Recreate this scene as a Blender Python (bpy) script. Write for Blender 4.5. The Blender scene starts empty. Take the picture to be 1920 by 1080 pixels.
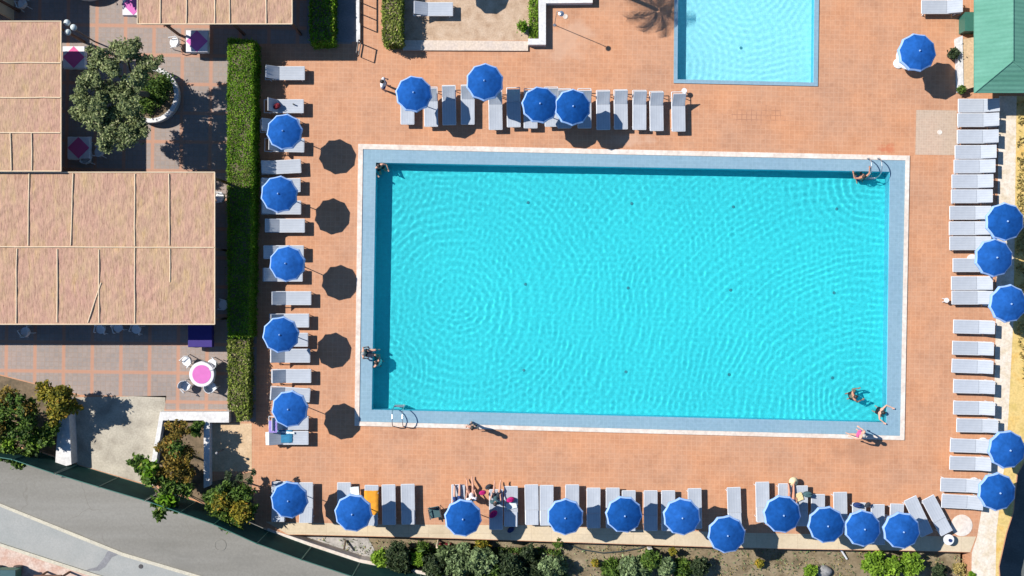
import bpy, math, random
import numpy as np
from mathutils import Vector, Matrix
from mathutils.geometry import tessellate_polygon

random.seed(7); RNG = np.random.default_rng(7)
SC = bpy.context.scene; COL = SC.collection
S, H = 38.4, 51.0                      # photo pixels per metre on the deck, camera height in metres
def P(px, py, z=0.0):
    f = (H - z) / H
    return Vector(((px - 960) / S * f, (540 - py) / S * f, z))
def PP(pts, z=0.0): return [tuple(P(a, b, z))[:2] for a, b in pts]
R = math.radians
ORD = ['first','second','third','fourth','fifth','sixth','seventh','eighth','ninth','tenth','eleventh','twelfth','thirteenth','fourteenth','fifteenth','sixteenth','seventeenth','eighteenth','nineteenth','twentieth','twenty-first','twenty-second','twenty-third','twenty-fourth','twenty-fifth','twenty-sixth','twenty-seventh','twenty-eighth','twenty-ninth','thirtieth']

# ------------------------------------------------------------------ materials
MATS = {}
def srgb(r, g, b): 
    f = lambda c: (c/255/12.92 if c/255 <= .04045 else ((c/255+.055)/1.055)**2.4)
    return (f(r), f(g), f(b))
class NT:
    def __init__(s, name, rough=.8, spec=.3):
        s.m = bpy.data.materials.new(name); s.m.use_nodes = True; s.t = s.m.node_tree; s.n = s.t.nodes
        s.b = s.n['Principled BSDF']; s.out = s.n['Material Output']
        s.b.inputs['Roughness'].default_value = rough; s.b.inputs['Specular IOR Level'].default_value = spec
        MATS[name] = s.m
    def new(s, typ, **kw):
        n = s.n.new(typ)
        for k, v in kw.items(): setattr(n, k, v)
        return n
    def link(s, a, b): s.t.links.new(a, b)
    def pos(s, scale=(1,1,1), rot=0.0, loc=(0,0,0), obj=False):
        tc = s.new('ShaderNodeTexCoord') if obj else s.new('ShaderNodeNewGeometry')
        mp = s.new('ShaderNodeMapping')
        mp.inputs['Scale'].default_value = scale; mp.inputs['Rotation'].default_value = (0,0,rot); mp.inputs['Location'].default_value = loc
        s.link(tc.outputs['Object'] if obj else tc.outputs['Position'], mp.inputs['Vector']); return mp.outputs[0]
    def noise(s, vec, scale, detail=4, rough=.55, dist=0):
        n = s.new('ShaderNodeTexNoise'); n.inputs['Scale'].default_value = scale; n.inputs['Detail'].default_value = detail
        n.inputs['Roughness'].default_value = rough; n.inputs['Distortion'].default_value = dist
        s.link(vec, n.inputs['Vector']); return n.outputs['Fac']
    def ramp(s, fac, stops):
        r = s.new('ShaderNodeValToRGB'); e = r.color_ramp.elements
        while len(e) < len(stops): e.new(.5)
        for el, (p, c) in zip(e, stops): el.position = p; el.color = (*c, 1) if len(c) == 3 else c
        s.link(fac, r.inputs[0]); return r.outputs[0]
    def mix(s, fac, a, b, mode='MIX'):
        m = s.new('ShaderNodeMix', data_type='RGBA', blend_type=mode)
        for sock, v in ((m.inputs[0], fac), (m.inputs[6], a), (m.inputs[7], b)):
            if isinstance(v, (int, float)): sock.default_value = v
            elif isinstance(v, tuple): sock.default_value = (*v, 1)
            else: s.link(v, sock)
        return m.outputs[2]
    def math(s, op, a, b=None):
        m = s.new('ShaderNodeMath', operation=op)
        for i, v in enumerate((a, b)):
            if v is None: continue
            if isinstance(v, (int, float)): m.inputs[i].default_value = v
            else: s.link(v, m.inputs[i])
        return m.outputs[0]
    def color(s, c):
        if isinstance(c, tuple): s.b.inputs['Base Color'].default_value = (*c, 1)
        else: s.link(c, s.b.inputs['Base Color'])
        return s
    def bump(s, h, strength=.3, dist=.02):
        b = s.new('ShaderNodeBump'); b.inputs['Strength'].default_value = strength; b.inputs['Distance'].default_value = dist
        s.link(h, b.inputs['Height']); s.link(b.outputs[0], s.b.inputs['Normal'])

def mottled(name, c1, c2, scale=3, rough=.8, spec=.3, c3=None, fine=40, obj=False, bump=0):
    t = NT(name, rough, spec); v = t.pos(obj=obj)
    st = [(.35, c1), (.65, c2)] if c3 is None else [(.3, c1), (.5, c2), (.72, c3)]
    a = t.ramp(t.noise(v, scale, 6), st)
    f = t.ramp(t.noise(v, fine, 3), [(.3, (.82,.82,.82)), (.7, (1.1,1.1,1.1))])
    t.color(t.mix(1.0, a, f, 'MULTIPLY'))
    if bump: t.bump(t.noise(v, fine, 4), bump)
    return t.m

def tiled(name, c1, c2, mortar, tile, mw, rot, loc=(0,0,0), rough=.75, big=None, w=None):
    t = NT(name, rough, .3)
    v = t.pos(rot=rot, loc=loc)
    br = t.new('ShaderNodeTexBrick', offset=0.0, squash=1.0)
    br.inputs['Scale'].default_value = 1.0; br.inputs['Brick Width'].default_value = w or tile; br.inputs['Row Height'].default_value = tile
    br.inputs['Mortar Size'].default_value = mw; br.inputs['Mortar Smooth'].default_value = .3; br.inputs['Bias'].default_value = 0
    br.inputs['Color1'].default_value = (*c1,1); br.inputs['Color2'].default_value = (*c2,1); br.inputs['Mortar'].default_value = (*mortar,1)
    t.link(v, br.inputs['Vector'])
    g = t.pos()
    l = t.ramp(t.noise(g, .35, 5, .6), big or [(.3, (.9,.88,.86)), (.5, (1,1,1)), (.7, (1.08,1.02,1.0))])
    f = t.ramp(t.noise(g, 7, 5, .7), [(.3, (.9,.9,.9)), (.7, (1.08,1.08,1.08))])
    c = t.mix(1.0, t.mix(1.0, br.outputs['Color'], l, 'MULTIPLY'), f, 'MULTIPLY')
    return t, br, c

# terracotta deck, with worn reddish stains between the tiles north of the pool
t, br, c = tiled('terracotta_tiles', (.44,.225,.128), (.415,.208,.117), (.455,.25,.15), .235, .018, R(1.2),
                 big=[(.28, (.88,.93,1.0)), (.48, (1,1,1)), (.72, (1.10,1.0,.88))])
wet = t.ramp(t.noise(t.pos(scale=(1,1,1)), 1.1, 6, .7), [(.36, (.90,.88,.87)), (.5, (1,1,1)), (.68, (1.05,1.06,1.07))]); c = t.mix(1.0, c, wet, 'MULTIPLY')
def stain(t, cx, cy, sx, sy, thr=.5, sc=3.0):
    a = P(cx, cy)
    mp = t.new('ShaderNodeMapping'); g = t.new('ShaderNodeNewGeometry')
    mp.inputs['Location'].default_value = (-a.x/sx, -a.y/sy, 0); mp.inputs['Scale'].default_value = (1/sx, 1/sy, 0)
    t.link(g.outputs['Position'], mp.inputs[0])
    gr = t.new('ShaderNodeTexGradient', gradient_type='SPHERICAL'); t.link(mp.outputs[0], gr.inputs[0])
    n = t.noise(t.pos(), sc, 3)
    return t.ramp(t.math('MULTIPLY', t.math('POWER', gr.outputs['Fac'], .6), n), [(thr*.6, (0,0,0)), (thr, (1,1,1))])
s1 = t.math('MULTIPLY', stain(t, 1420, 217, 2.6, .75, .42, 2.2), t.math('MULTIPLY', br.outputs['Fac'], .5))
c = t.mix(s1, c, (.16,.05,.03))
c = t.mix(t.math('MULTIPLY', stain(t, 1665, 278, 1.0, .35, .42), .6), c, (.42,.11,.05))
c = t.mix(t.math('MULTIPLY', stain(t, 1620, 850, 2.4, .8, .40, 1.6), .35), c, (.30,.15,.085)); c = t.mix(t.math('MULTIPLY', stain(t, 1180, 262, 2.0, .5, .42, 1.6), .4), c, (.50,.34,.25))
c = t.mix(t.math('MULTIPLY', stain(t, 760, 815, 1.6, .4, .45), .35), c, (.3,.13,.07))
c = t.mix(t.math('MULTIPLY', stain(t, 1060, 75, 2.2, 1.6, .4, 1.0), .5), c, (.47,.31,.22))
t.color(c); t.bump(br.outputs['Fac'], .25, .006)

t, br, c = tiled('patio_small_grey_tiles', (.275,.225,.20), (.24,.205,.188), (.26,.20,.165), .23, .02, R(.8))
b2 = t.new('ShaderNodeTexBrick', offset=0.0); b2.inputs['Scale'].default_value = 1; b2.inputs['Brick Width'].default_value = 1.40; b2.inputs['Row Height'].default_value = 1.41
b2.inputs['Mortar Size'].default_value = .12; b2.inputs['Mortar Smooth'].default_value = .6
p0 = P(175, 708)
t.link(t.pos(rot=R(.8), loc=(-p0.x, -p0.y, 0)), b2.inputs['Vector'])
t.color(t.mix(t.math('MULTIPLY', b2.outputs['Fac'], .62), c, (.44,.20,.11)))

t, br, c = tiled('coping_mosaic', (.195,.30,.37), (.18,.285,.35), (.21,.32,.385), .2, .012, R(1.2), big=[(.3,(.93,.95,.98)),(.7,(1.06,1.04,1.02))])
t.color(c); t.b.inputs['Roughness'].default_value = .45
t, br, c = tiled('pool_wall_mosaic', (.13,.58,.72), (.11,.55,.70), (.16,.60,.74), .25, .01, R(1.2)); t.color(c)
def pool_floor(name, a, b_, tint):
    t, br, c = tiled(name, a, b_, tint, .25, .014, R(1.2), big=[(.3,(.95,.97,.98)),(.7,(1.04,1.03,1.02))]); t.color(c); return t.m
pool_floor('pool_floor_mosaic', (.042,.57,.615), (.038,.555,.60), (.047,.59,.625))
pool_floor('small_pool_mosaic', (.32,.68,.74), (.30,.66,.73), (.34,.69,.74))
t, br, c = tiled('kerb_stone_slabs', (.52,.43,.30), (.48,.395,.275), (.42,.335,.235), .8, .012, R(.3), big=[(.3,(.85,.83,.8)),(.5,(1,1,1)),(.7,(1.1,1.07,1.0))], w=1.0); t.color(c)
t, br, c = tiled('shower_mosaic', (.42,.315,.235), (.38,.28,.21), (.43,.34,.26), .12, .012, R(1)); t.color(c)
mottled('terrace_pebble', (.33,.22,.14), (.42,.30,.205), 2.2, c3=(.48,.36,.26), fine=14)
mottled('white_paint', (.60,.59,.58), (.52,.51,.50), 1.5, rough=.6, fine=8)
mottled('pale_step_stone', (.55,.45,.36), (.50,.42,.36), 1.8, fine=9)
mottled('border_stone', (.55,.46,.39), (.62,.56,.50), .8, fine=6)
mottled('concrete', (.25,.22,.175), (.37,.335,.27), 1.1, c3=(.45,.41,.33), fine=12)
mottled('beige_paving', (.46,.32,.19), (.52,.38,.24), 2, fine=10)
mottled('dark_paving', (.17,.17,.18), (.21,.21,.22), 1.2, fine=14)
mottled('garden_soil', (.115,.085,.048), (.20,.155,.095), 1.6, c3=(.27,.215,.14), fine=9, bump=.5)
mottled('bed_soil', (.06,.05,.03), (.14,.10,.06), 1.6, c3=(.22,.16,.10), fine=11, bump=.5)
mottled('gravel', (.20,.19,.17), (.33,.31,.29), 3, c3=(.42,.39,.36), fine=10)
mottled('dry_ground', (.45,.33,.10), (.56,.41,.16), 1.3, c3=(.52,.31,.07), fine=9)
mottled('stone_path', (.50,.41,.28), (.58,.50,.40), 2.2, c3=(.62,.57,.50), fine=9)
mottled('lower_yard', (.09,.10,.095), (.14,.15,.145), .9, fine=10)
mottled('rock', (.16,.16,.16), (.28,.28,.28), 3, fine=12)
mottled('pink_pavement', (.44,.28,.22), (.52,.42,.36), 2.5, fine=10)
t = NT('asphalt', .9, .2)
v = t.pos(rot=R(23)); st = t.pos(scale=(.06, .9, 1), rot=R(23))
c = t.ramp(t.noise(st, 1.2, 4), [(.3, (.17,.162,.143)), (.5, (.198,.19,.17)), (.7, (.225,.218,.198))])
c = t.mix(1.0, c, t.ramp(t.noise(v, 9, 6, .75), [(.3, (.88,.88,.88)), (.7, (1.1,1.1,1.1))]), 'MULTIPLY')
def cracks(t, c, scale, dark, w):
    vo = t.new('ShaderNodeTexVoronoi', feature='DISTANCE_TO_EDGE'); vo.inputs['Scale'].default_value = scale
    n = t.new('ShaderNodeTexNoise'); n.inputs['Scale'].default_value = 2.0; t.link(t.pos(), n.inputs['Vector'])
    t.link(t.mix(.22, t.pos(), n.outputs['Color'], 'LINEAR_LIGHT'), vo.inputs['Vector'])
    m = t.math('MULTIPLY', t.ramp(vo.outputs['Distance'], [(0, (1,1,1)), (w, (0,0,0))]), t.ramp(t.noise(t.pos(), .35, 3), [(.5, (0,0,0)), (.62, (1,1,1))]))
    return t.mix(m, c, dark)
c = cracks(t, c, .42, (.17,.16,.14), .010)
c = t.mix(t.ramp(t.noise(t.pos(scale=(.5,1,1), rot=R(23)), .55, 4, .7), [(.60, (0,0,0)), (.66, (.3,.3,.3))]), c, (.15,.145,.13))
t.color(c)
t = NT('pavement_concrete', .9, .2); v = t.pos()
t.color(t.mix(1.0, t.ramp(t.noise(v, 1.0, 6), [(.3, (.26,.27,.26)), (.7, (.315,.315,.30))]), t.ramp(t.noise(v, 12, 5), [(.3, (.92,.92,.92)), (.7, (1.05,1.05,1.05))]), 'MULTIPLY'))
mottled('road_line_paint', (.50,.46,.36), (.42,.39,.32), 4, fine=14)

# fabrics, metals, plastics
def fabric(name, c, var=.06, rough=.85, scale=60):
    t = NT(name, rough, .2); v = t.pos(obj=True)
    a = tuple(x*(1-var) for x in c); b = tuple(min(1, x*(1+var)) for x in c)
    oi = t.new('ShaderNodeObjectInfo')
    cc = t.ramp(t.noise(v, 4, 4), [(.3, a), (.7, b)])
    cc = t.mix(1.0, cc, t.ramp(oi.outputs['Random'], [(0, (.94,.94,.94)), (1, (1.05,1.05,1.05))]), 'MULTIPLY')
    t.color(cc); t.bump(t.noise(v, scale, 2), .1, .004); return t.m
fabric('sling_fabric', (.34,.365,.405), .05)
ts = MATS['sling_fabric'].node_tree; tn = ts.nodes; wv = tn.new('ShaderNodeTexWave'); wv.bands_direction = 'Y'; wv.inputs['Scale'].default_value = 2.6; wv.inputs['Distortion'].default_value = .4
tc_ = tn.new('ShaderNodeTexCoord'); ts.links.new(tc_.outputs['Object'], wv.inputs['Vector']); rp = tn.new('ShaderNodeValToRGB'); rp.color_ramp.elements[0].color = (.93,.935,.95,1); rp.color_ramp.elements[1].position = .35; rp.color_ramp.elements[1].color = (1.03,1.03,1.02,1)
pb = tn['Principled BSDF']; src = pb.inputs['Base Color'].links[0].from_socket; mm = tn.new('ShaderNodeMix'); mm.data_type = 'RGBA'; mm.blend_type = 'MULTIPLY'; mm.inputs[0].default_value = 1
ts.links.new(wv.outputs['Fac'], rp.inputs[0]); ts.links.new(src, mm.inputs[6]); ts.links.new(rp.outputs[0], mm.inputs[7]); ts.links.new(mm.outputs[2], pb.inputs['Base Color'])
fabric('umbrella_blue', (.007,.062,.24), .22, .85)
MATS['umbrella_blue'].node_tree.nodes['Principled BSDF'].inputs['Specular IOR Level'].default_value = .05
fabric('trim_white', (.24,.36,.60), .06)
fabric('cloth_white', (.60,.58,.60)); fabric('cloth_pink', (.52,.14,.38)); fabric('cloth_rose', (.55,.10,.25)); fabric('cloth_purple', (.05,.035,.17))
fabric('towel_orange', (.62,.26,.025), .12); fabric('towel_purple', (.26,.20,.48), .15); fabric('towel_blue', (.03,.17,.30), .15); fabric('towel_white', (.58,.64,.64), .05)
fabric('cloth_fuchsia', (.36,.01,.12), .12); fabric('cloth_navy', (.02,.04,.13)); fabric('cloth_dark', (.03,.035,.045)); fabric('cloth_red', (.18,.02,.03)); fabric('cloth_yellow', (.62,.50,.27), .05)
fabric('cloth_teal', (.05,.10,.11))
nt_ = MATS['umbrella_blue'].node_tree
for n_ in nt_.nodes:
    if n_.type == 'VALTORGB' and n_.inputs[0].links and n_.inputs[0].links[0].from_node.type == 'OBJECT_INFO':
        n_.color_ramp.elements[0].color = (.8,.86,.86,1); n_.color_ramp.elements[1].color = (1.8,1.3,1.22,1)
def plain(name, c, rough=.5, metal=0.0, spec=.5):
    t = NT(name, rough, spec); t.b.inputs['Metallic'].default_value = metal; v = t.pos(obj=True)
    t.color(t.ramp(t.noise(v, 5, 3), [(.3, tuple(x*.92 for x in c)), (.7, tuple(min(1, x*1.06) for x in c))])); return t.m
plain('white_metal', (.55,.56,.58)); plain('steel', (.55,.56,.57), .3, .9); plain('white_plastic', (.58,.59,.60)); plain('grey_metal', (.22,.22,.23))
plain('dark_metal', (.05,.045,.045)); plain('brown_wood', (.12,.055,.03), .8); plain('green_metal', (.03,.12,.09), .5); plain('dark_plastic', (.03,.04,.04))
plain('pale_wood', (.60,.47,.32), .8); plain('globe_glass', (.55,.60,.58), .3); plain('skin', (.50,.27,.19), .6); plain('tanned_skin', (.46,.21,.13), .6)
plain('hair_dark', (.02,.015,.012), .6); plain('hair_grey', (.3,.29,.27), .7); plain('bark', (.12,.09,.06), .9); plain('straw', (.6,.5,.3), .9); plain('inlet_plastic', (.03,.22,.27), .6)
plain('roof_tile', (.48,.19,.10), .8); plain('pot_green', (.12,.3,.2), .6)
# reed mats
t = NT('reed_mat', .95, .1)
g = t.pos(); st = t.pos(scale=(8.5, 1.0, 1), rot=R(.5)); st2 = t.pos(scale=(2.6, .7, 1))
c = t.ramp(t.noise(st2, 1.3, 6, .7), [(.30, (.365,.225,.168)), (.46, (.38,.24,.175)), (.58, (.375,.25,.165)), (.72, (.395,.265,.142))])
c = t.mix(1.0, c, t.ramp(t.noise(st, 3.0, 5, .8, .3), [(.32, (.52,.46,.43)), (.5, (1,1,1)), (.68, (1.35,1.32,1.25))]), 'MULTIPLY')
c = t.mix(.6, c, t.ramp(t.noise(g, .55, 3), [(.35, (1.0,.92,.97)), (.6, (1.0,1.03,.96))]), 'MULTIPLY')
t.color(c); t.bump(t.noise(st, 3, 5), .5, .02)
# green sheet roof
t = NT('green_roof_sheet', .85, .08); g = t.pos()
c = t.ramp(t.noise(t.pos(scale=(.4,2.5,1)), 1, 5), [(.3, (.085,.225,.165)), (.7, (.115,.275,.21))])
t.color(t.mix(.5, c, t.ramp(t.noise(g, 6, 4), [(.3,(.85,.88,.87)),(.7,(1.08,1.06,1.05))]), 'MULTIPLY'))
w = t.new('ShaderNodeTexWave', wave_type='BANDS', bands_direction='Y'); w.inputs['Scale'].default_value = 1.6; t.link(g, w.inputs['Vector']); t.bump(w.outputs['Fac'], .35, .03)
# fence windscreen mesh: woven, see-through
t = NT('green_fence_mesh', .8, .1); g = t.pos()
t.color(t.ramp(t.noise(g, 1.5, 4), [(.3, (.010,.040,.036)), (.7, (.016,.060,.050))]))
tr = t.new('ShaderNodeBsdfTransparent'); mx = t.new('ShaderNodeMixShader'); mx.inputs[0].default_value = .94
t.link(tr.outputs[0], mx.inputs[1]); t.link(t.b.outputs[0], mx.inputs[2]); t.link(mx.outputs[0], t.out.inputs[0])
# water
def water_mat(name, tint):
    t = NT(name); t.n.remove(t.b); g = t.new('ShaderNodeBsdfGlass'); g.inputs['Roughness'].default_value = 0; g.inputs['IOR'].default_value = 1.33; g.inputs['Color'].default_value = (*tint, 1)
    t.link(g.outputs[0], t.out.inputs[0]); return t.m
water_mat('pool_water', (.95,1,1))
def leafmat(name, dark, mid, light, odd=None):
    t = NT(name, .65, .25)
    a = t.new('ShaderNodeAttribute', attribute_name='rnd')
    st = [(0, dark), (.45, mid), (.9, light)] + ([(1.0, odd)] if odd else [])
    c = t.ramp(a.outputs['Fac'], st)
    c = t.mix(.8, c, t.ramp(t.noise(t.pos(), 1.4, 3), [(.32, (.62,.66,.6)), (.66, (1.25,1.22,1.15))]), 'MULTIPLY')
    if 'hedge' in name: c = t.mix(t.ramp(t.noise(t.pos(), .9, 5, .7), [(.54, (0,0,0)), (.68, (.35,.35,.35))]), c, (.19,.17,.05))
    t.color(c)
    tl = t.new('ShaderNodeBsdfTranslucent'); t.link(c, tl.inputs[0]); mx = t.new('ShaderNodeMixShader'); mx.inputs[0].default_value = .25
    t.link(t.b.outputs[0], mx.inputs[1]); t.link(tl.outputs[0], mx.inputs[2]); t.link(mx.outputs[0], t.out.inputs[0]); return t.m
leafmat('leaf_hedge', (.05,.125,.003), (.105,.23,.005), (.175,.33,.012), (.24,.22,.05))
leafmat('leaf_hedge_dry', (.07,.11,.012), (.17,.23,.03), (.29,.32,.07), (.42,.36,.2))
leafmat('leaf_olive', (.06,.085,.035), (.17,.21,.085), (.30,.34,.15), (.36,.34,.22))
leafmat('leaf_yellow', (.06,.07,.012), (.20,.19,.02), (.34,.27,.03), (.42,.22,.03))
leafmat('leaf_autumn', (.05,.045,.012), (.17,.13,.02), (.30,.20,.035), (.34,.13,.03))
leafmat('leaf_green', (.02,.045,.008), (.06,.12,.018), (.14,.22,.035))
leafmat('leaf_lime', (.06,.11,.006), (.14,.26,.018), (.26,.40,.04))
leafmat('leaf_grey', (.05,.07,.035), (.13,.19,.08), (.26,.34,.16))
leafmat('leaf_dark', (.01,.02,.008), (.03,.055,.02), (.075,.10,.045))
leafmat('leaf_dry', (.2,.15,.05), (.38,.30,.10), (.55,.44,.18))

# ------------------------------------------------------------------ mesh tools
class MB:
    def __init__(s): s.v = []; s.f = []
    def box(s, x0, y0, z0, x1, y1, z1, M=None):
        b = len(s.v); q = [Vector((x, y, z)) for z in (z0, z1) for x, y in ((x0,y0),(x1,y0),(x1,y1),(x0,y1))]
        if M is not None: q = [M @ p for p in q]
        s.v += [tuple(p) for p in q]
        s.f += [tuple(b+i for i in f) for f in ((3,2,1,0),(4,5,6,7),(0,1,5,4),(1,2,6,5),(2,3,7,6),(3,0,4,7))]; return s
    def tube(s, pts, r, n=8, cap=True, r1=None):
        pts = [Vector(p) for p in pts]; b = len(s.v); m = len(pts); last = None
        for i, p in enumerate(pts):
            d = (pts[min(i+1, m-1)] - pts[max(i-1, 0)]).normalized()
            u = last if last is not None else (Vector((0,0,1)) if abs(d.z) < .9 else Vector((1,0,0)))
            u = (u - d*u.dot(d)).normalized(); last = u; w = d.cross(u)
            rr = r if r1 is None else r + (r1-r)*i/(m-1)
            for k in range(n):
                a = 2*math.pi*k/n; s.v.append(tuple(p + (u*math.cos(a) + w*math.sin(a))*rr))
        for i in range(m-1):
            for k in range(n):
                a, c = b+i*n+k, b+i*n+(k+1) % n; s.f.append((a, c, c+n, a+n))
        if cap: s.f.append(tuple(b+k for k in reversed(range(n)))); s.f.append(tuple(b+(m-1)*n+k for k in range(n)))
        return s
    def lathe(s, prof, n=24, c=(0,0,0), sx=1, sy=1, cap=True):
        b = len(s.v)
        for r, z in prof:
            for k in range(n): a = 2*math.pi*k/n; s.v.append((c[0]+r*sx*math.cos(a), c[1]+r*sy*math.sin(a), c[2]+z))
        for i in range(len(prof)-1):
            for k in range(n): a, d = b+i*n+k, b+i*n+(k+1) % n; s.f.append((a, d, d+n, a+n))
        if cap: s.f.append(tuple(b+k for k in reversed(range(n)))); s.f.append(tuple(b+(len(prof)-1)*n+k for k in range(n)))
        return s
    def ball(s, c, r, n=12, sc=(1,1,1)):
        m = n//2; prof = [(max(1e-4, r*math.sin(math.pi*i/m)), -r*math.cos(math.pi*i/m)) for i in range(m+1)]
        b = len(s.v)
        for q, z in prof:
            for k in range(n): a = 2*math.pi*k/n; s.v.append((c[0]+q*sc[0]*math.cos(a), c[1]+q*sc[1]*math.sin(a), c[2]+z*sc[2]))
        for i in range(m):
            for k in range(n): a, d = b+i*n+k, b+i*n+(k+1) % n; s.f.append((a, d, d+n, a+n))
        return s
    def prism(s, pts, z0, z1, holes=(), zf=None):
        loops = [list(pts)] + [list(h) for h in holes]
        flat = [p for l in loops for p in l]; b = len(s.v); n = len(flat)
        for z in (z1, z0): s.v += [(p[0], p[1], z) for p in flat]
        for tri in tessellate_polygon([[Vector((p[0], p[1], 0)) for p in l] for l in loops]):
            a, c, d = (Vector((*flat[i][:2], 0)) for i in tri)
            if (c-a).cross(d-a).z < 0: tri = tri[::-1]
            s.f.append(tuple(b+i for i in tri)); 
            if z1 > z0: s.f.append(tuple(b+n+i for i in tri[::-1]))
        if z1 > z0:
            o = 0
            for li, l in enumerate(loops):
                m = len(l); area = sum(l[i][0]*l[(i+1) % m][1]-l[(i+1) % m][0]*l[i][1] for i in range(m))
                ccw = (area > 0) == (li == 0)
                for i in range(m):
                    a, c = b+o+i, b+o+(i+1) % m
                    s.f.append((a, a+n, c+n, c) if ccw else (c, c+n, a+n, a))
                o += m
        else: del s.v[b+n:]
        return s
    def build(s, name, mat, parent=None, smooth=False, origin=None, loc=None):
        v = s.v
        if origin == 'base':
            a = np.array(v); o = Vector(((a[:,0].min()+a[:,0].max())/2, (a[:,1].min()+a[:,1].max())/2, a[:,2].min()))
            v = [(x-o.x, y-o.y, z-o.z) for x, y, z in v]; loc = o
        me = bpy.data.meshes.new(name); me.from_pydata(v, [], s.f); me.update()
        me.materials.append(MATS[mat])
        if smooth: me.shade_smooth()
        ob = bpy.data.objects.new(name, me); COL.objects.link(ob)
        if parent: ob.parent = parent
        if loc is not None: ob.location = loc
        return ob

def empty(name, loc=(0,0,0), rz=0.0):
    o = bpy.data.objects.new(name, None); COL.objects.link(o); o.location = loc; o.rotation_euler = (0,0,rz); o.empty_display_size = .2; return o
def tag(o, label, cat, group=None):
    o['label'] = label; o['category'] = cat
    if group: o['group'] = group
    return o
def struct(o, kind='structure'): o['kind'] = kind; return o
def copy_tree(o, parent=None):
    c = o.copy(); COL.objects.link(c); c.parent = parent
    for ch in list(o.children): copy_tree(ch, c)
    return c
def place(o, loc, rz): o.location = loc; o.rotation_euler = (0,0,rz); return o

def leaves(name, centers, radii, n, size, mat, parent=None, flat=.0, shell=.55, loc=None, up=.6, elong=1.5, zmin=None):
    """many small leaf quads spread through ellipsoids"""
    centers = np.array(centers, float); radii = np.array(radii, float)
    if radii.ndim == 1: radii = np.stack([radii]*3, 1)
    vol = radii.prod(1)**(2/3.); pick = RNG.choice(len(centers), n, p=vol/vol.sum())
    d = RNG.normal(size=(n,3)); d /= np.linalg.norm(d, axis=1)[:,None]
    r = shell + (1-shell)*RNG.random(n)**.7; r *= 1 + .12*RNG.normal(size=n); st = RNG.random(n) < .10; r[st] *= 1.15 + .3*RNG.random(int(st.sum()))
    p = centers[pick] + d*r[:,None]*radii[pick]
    if zmin is not None: p[:,2] = np.maximum(p[:,2], zmin + .03*RNG.random(n))
    return leaf_quads(name, p, size, mat, parent, loc, up, elong)
def leaf_quads(name, p, size, mat, parent=None, loc=None, up=.6, elong=1.5, stand=None):
    n = len(p)
    nr = RNG.normal(size=(n,3)); nr[:,2] += up*2; nr /= np.linalg.norm(nr, axis=1)[:,None]
    t = RNG.normal(size=(n,3))
    if stand is not None: t = t*.35 + np.array([0,0,1.0])*stand
    t -= (t*nr).sum(1)[:,None]*nr; t /= np.linalg.norm(t, axis=1)[:,None]
    b = np.cross(nr, t); sz = size*(.6+.8*RNG.random(n))[:,None]
    co = np.stack([p - t*sz*elong*.5, p + b*sz*.35, p + t*sz*elong*.5, p - b*sz*.35], 1).reshape(-1,3)
    me = bpy.data.meshes.new(name); me.vertices.add(4*n); me.vertices.foreach_set('co', co.ravel())
    me.loops.add(4*n); me.loops.foreach_set('vertex_index', np.arange(4*n)); me.polygons.add(n)
    me.polygons.foreach_set('loop_start', np.arange(n)*4); me.polygons.foreach_set('loop_total', np.full(n, 4))
    at = me.attributes.new('rnd', 'FLOAT', 'FACE'); at.data.foreach_set('value', RNG.random(n)); me.update()
    me.materials.append(MATS[mat]); o = bpy.data.objects.new(name, me); COL.objects.link(o)
    if parent: o.parent = parent
    if loc is not None: o.location = loc
    return o

# ------------------------------------------------------------------ ground and pools
POOL_O = PP([(672,270),(1705,292),(1695,825),(665,798)]); POOL_M = PP([(681,280),(1697,301),(1687,817),(674,790)])
POOL_I = PP([(705,305),(1668,322),(1662,792),(697,768)])
SM_O = PP([(1265,-140),(1537,-138),(1533,162),(1263,156)]); SM_I = PP([(1272,-134),(1528,-132),(1525,155),(1270,149)])
LG = -.7
def grow(poly, d):
    c = Vector((sum(p[0] for p in poly)/4, sum(p[1] for p in poly)/4)); out = []
    for x, y in poly: out.append((x + d*(1 if x > c.x else -1), y + d*(1 if y > c.y else -1)))
    return out
plateau = [(-600,-600),(2500,-600),(2500,700),(1960,800),(1908,890),(1901,960),(1888,1000),(1874,1062),(1895,1350),(1815,1350),(1820,1036),(1700,1033),(1500,1030),(1330,1026),(1150,1020),(1000,1015),(850,1010),(690,1006),(568,1003),(540,1003),(504,994),(428,962),(305,920),(144,872),(68,846),(-8,834),(-600,700)]
struct(MB().prism([(-150,-150),(150,-150),(150,150),(-150,150)], -2.4, -2.4).build('ground', 'lower_yard'))
struct(MB().prism(PP(plateau), -2.39, 0, [grow(POOL_M,.02), grow(SM_I,.03)]).build('pool_deck', 'terracotta_tiles'))
low = [(-600,500),(600,500),(600,900),(1812,900),(1812,1500),(-600,1500)]
struct(MB().prism(PP(low), -2.38, LG).build('garden_ground', 'garden_soil'))
struct(MB().prism(POOL_O, -.06, .06, [grow(POOL_M,.004)]).build('pool_border', 'border_stone')); 
struct(MB().prism(POOL_M, -.001, .03, [POOL_I]).build('pool_coping', 'coping_mosaic'))
struct(MB().prism(SM_O, -.001, .05, [SM_I]).build('small_pool_coping', 'coping_mosaic'))
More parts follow.
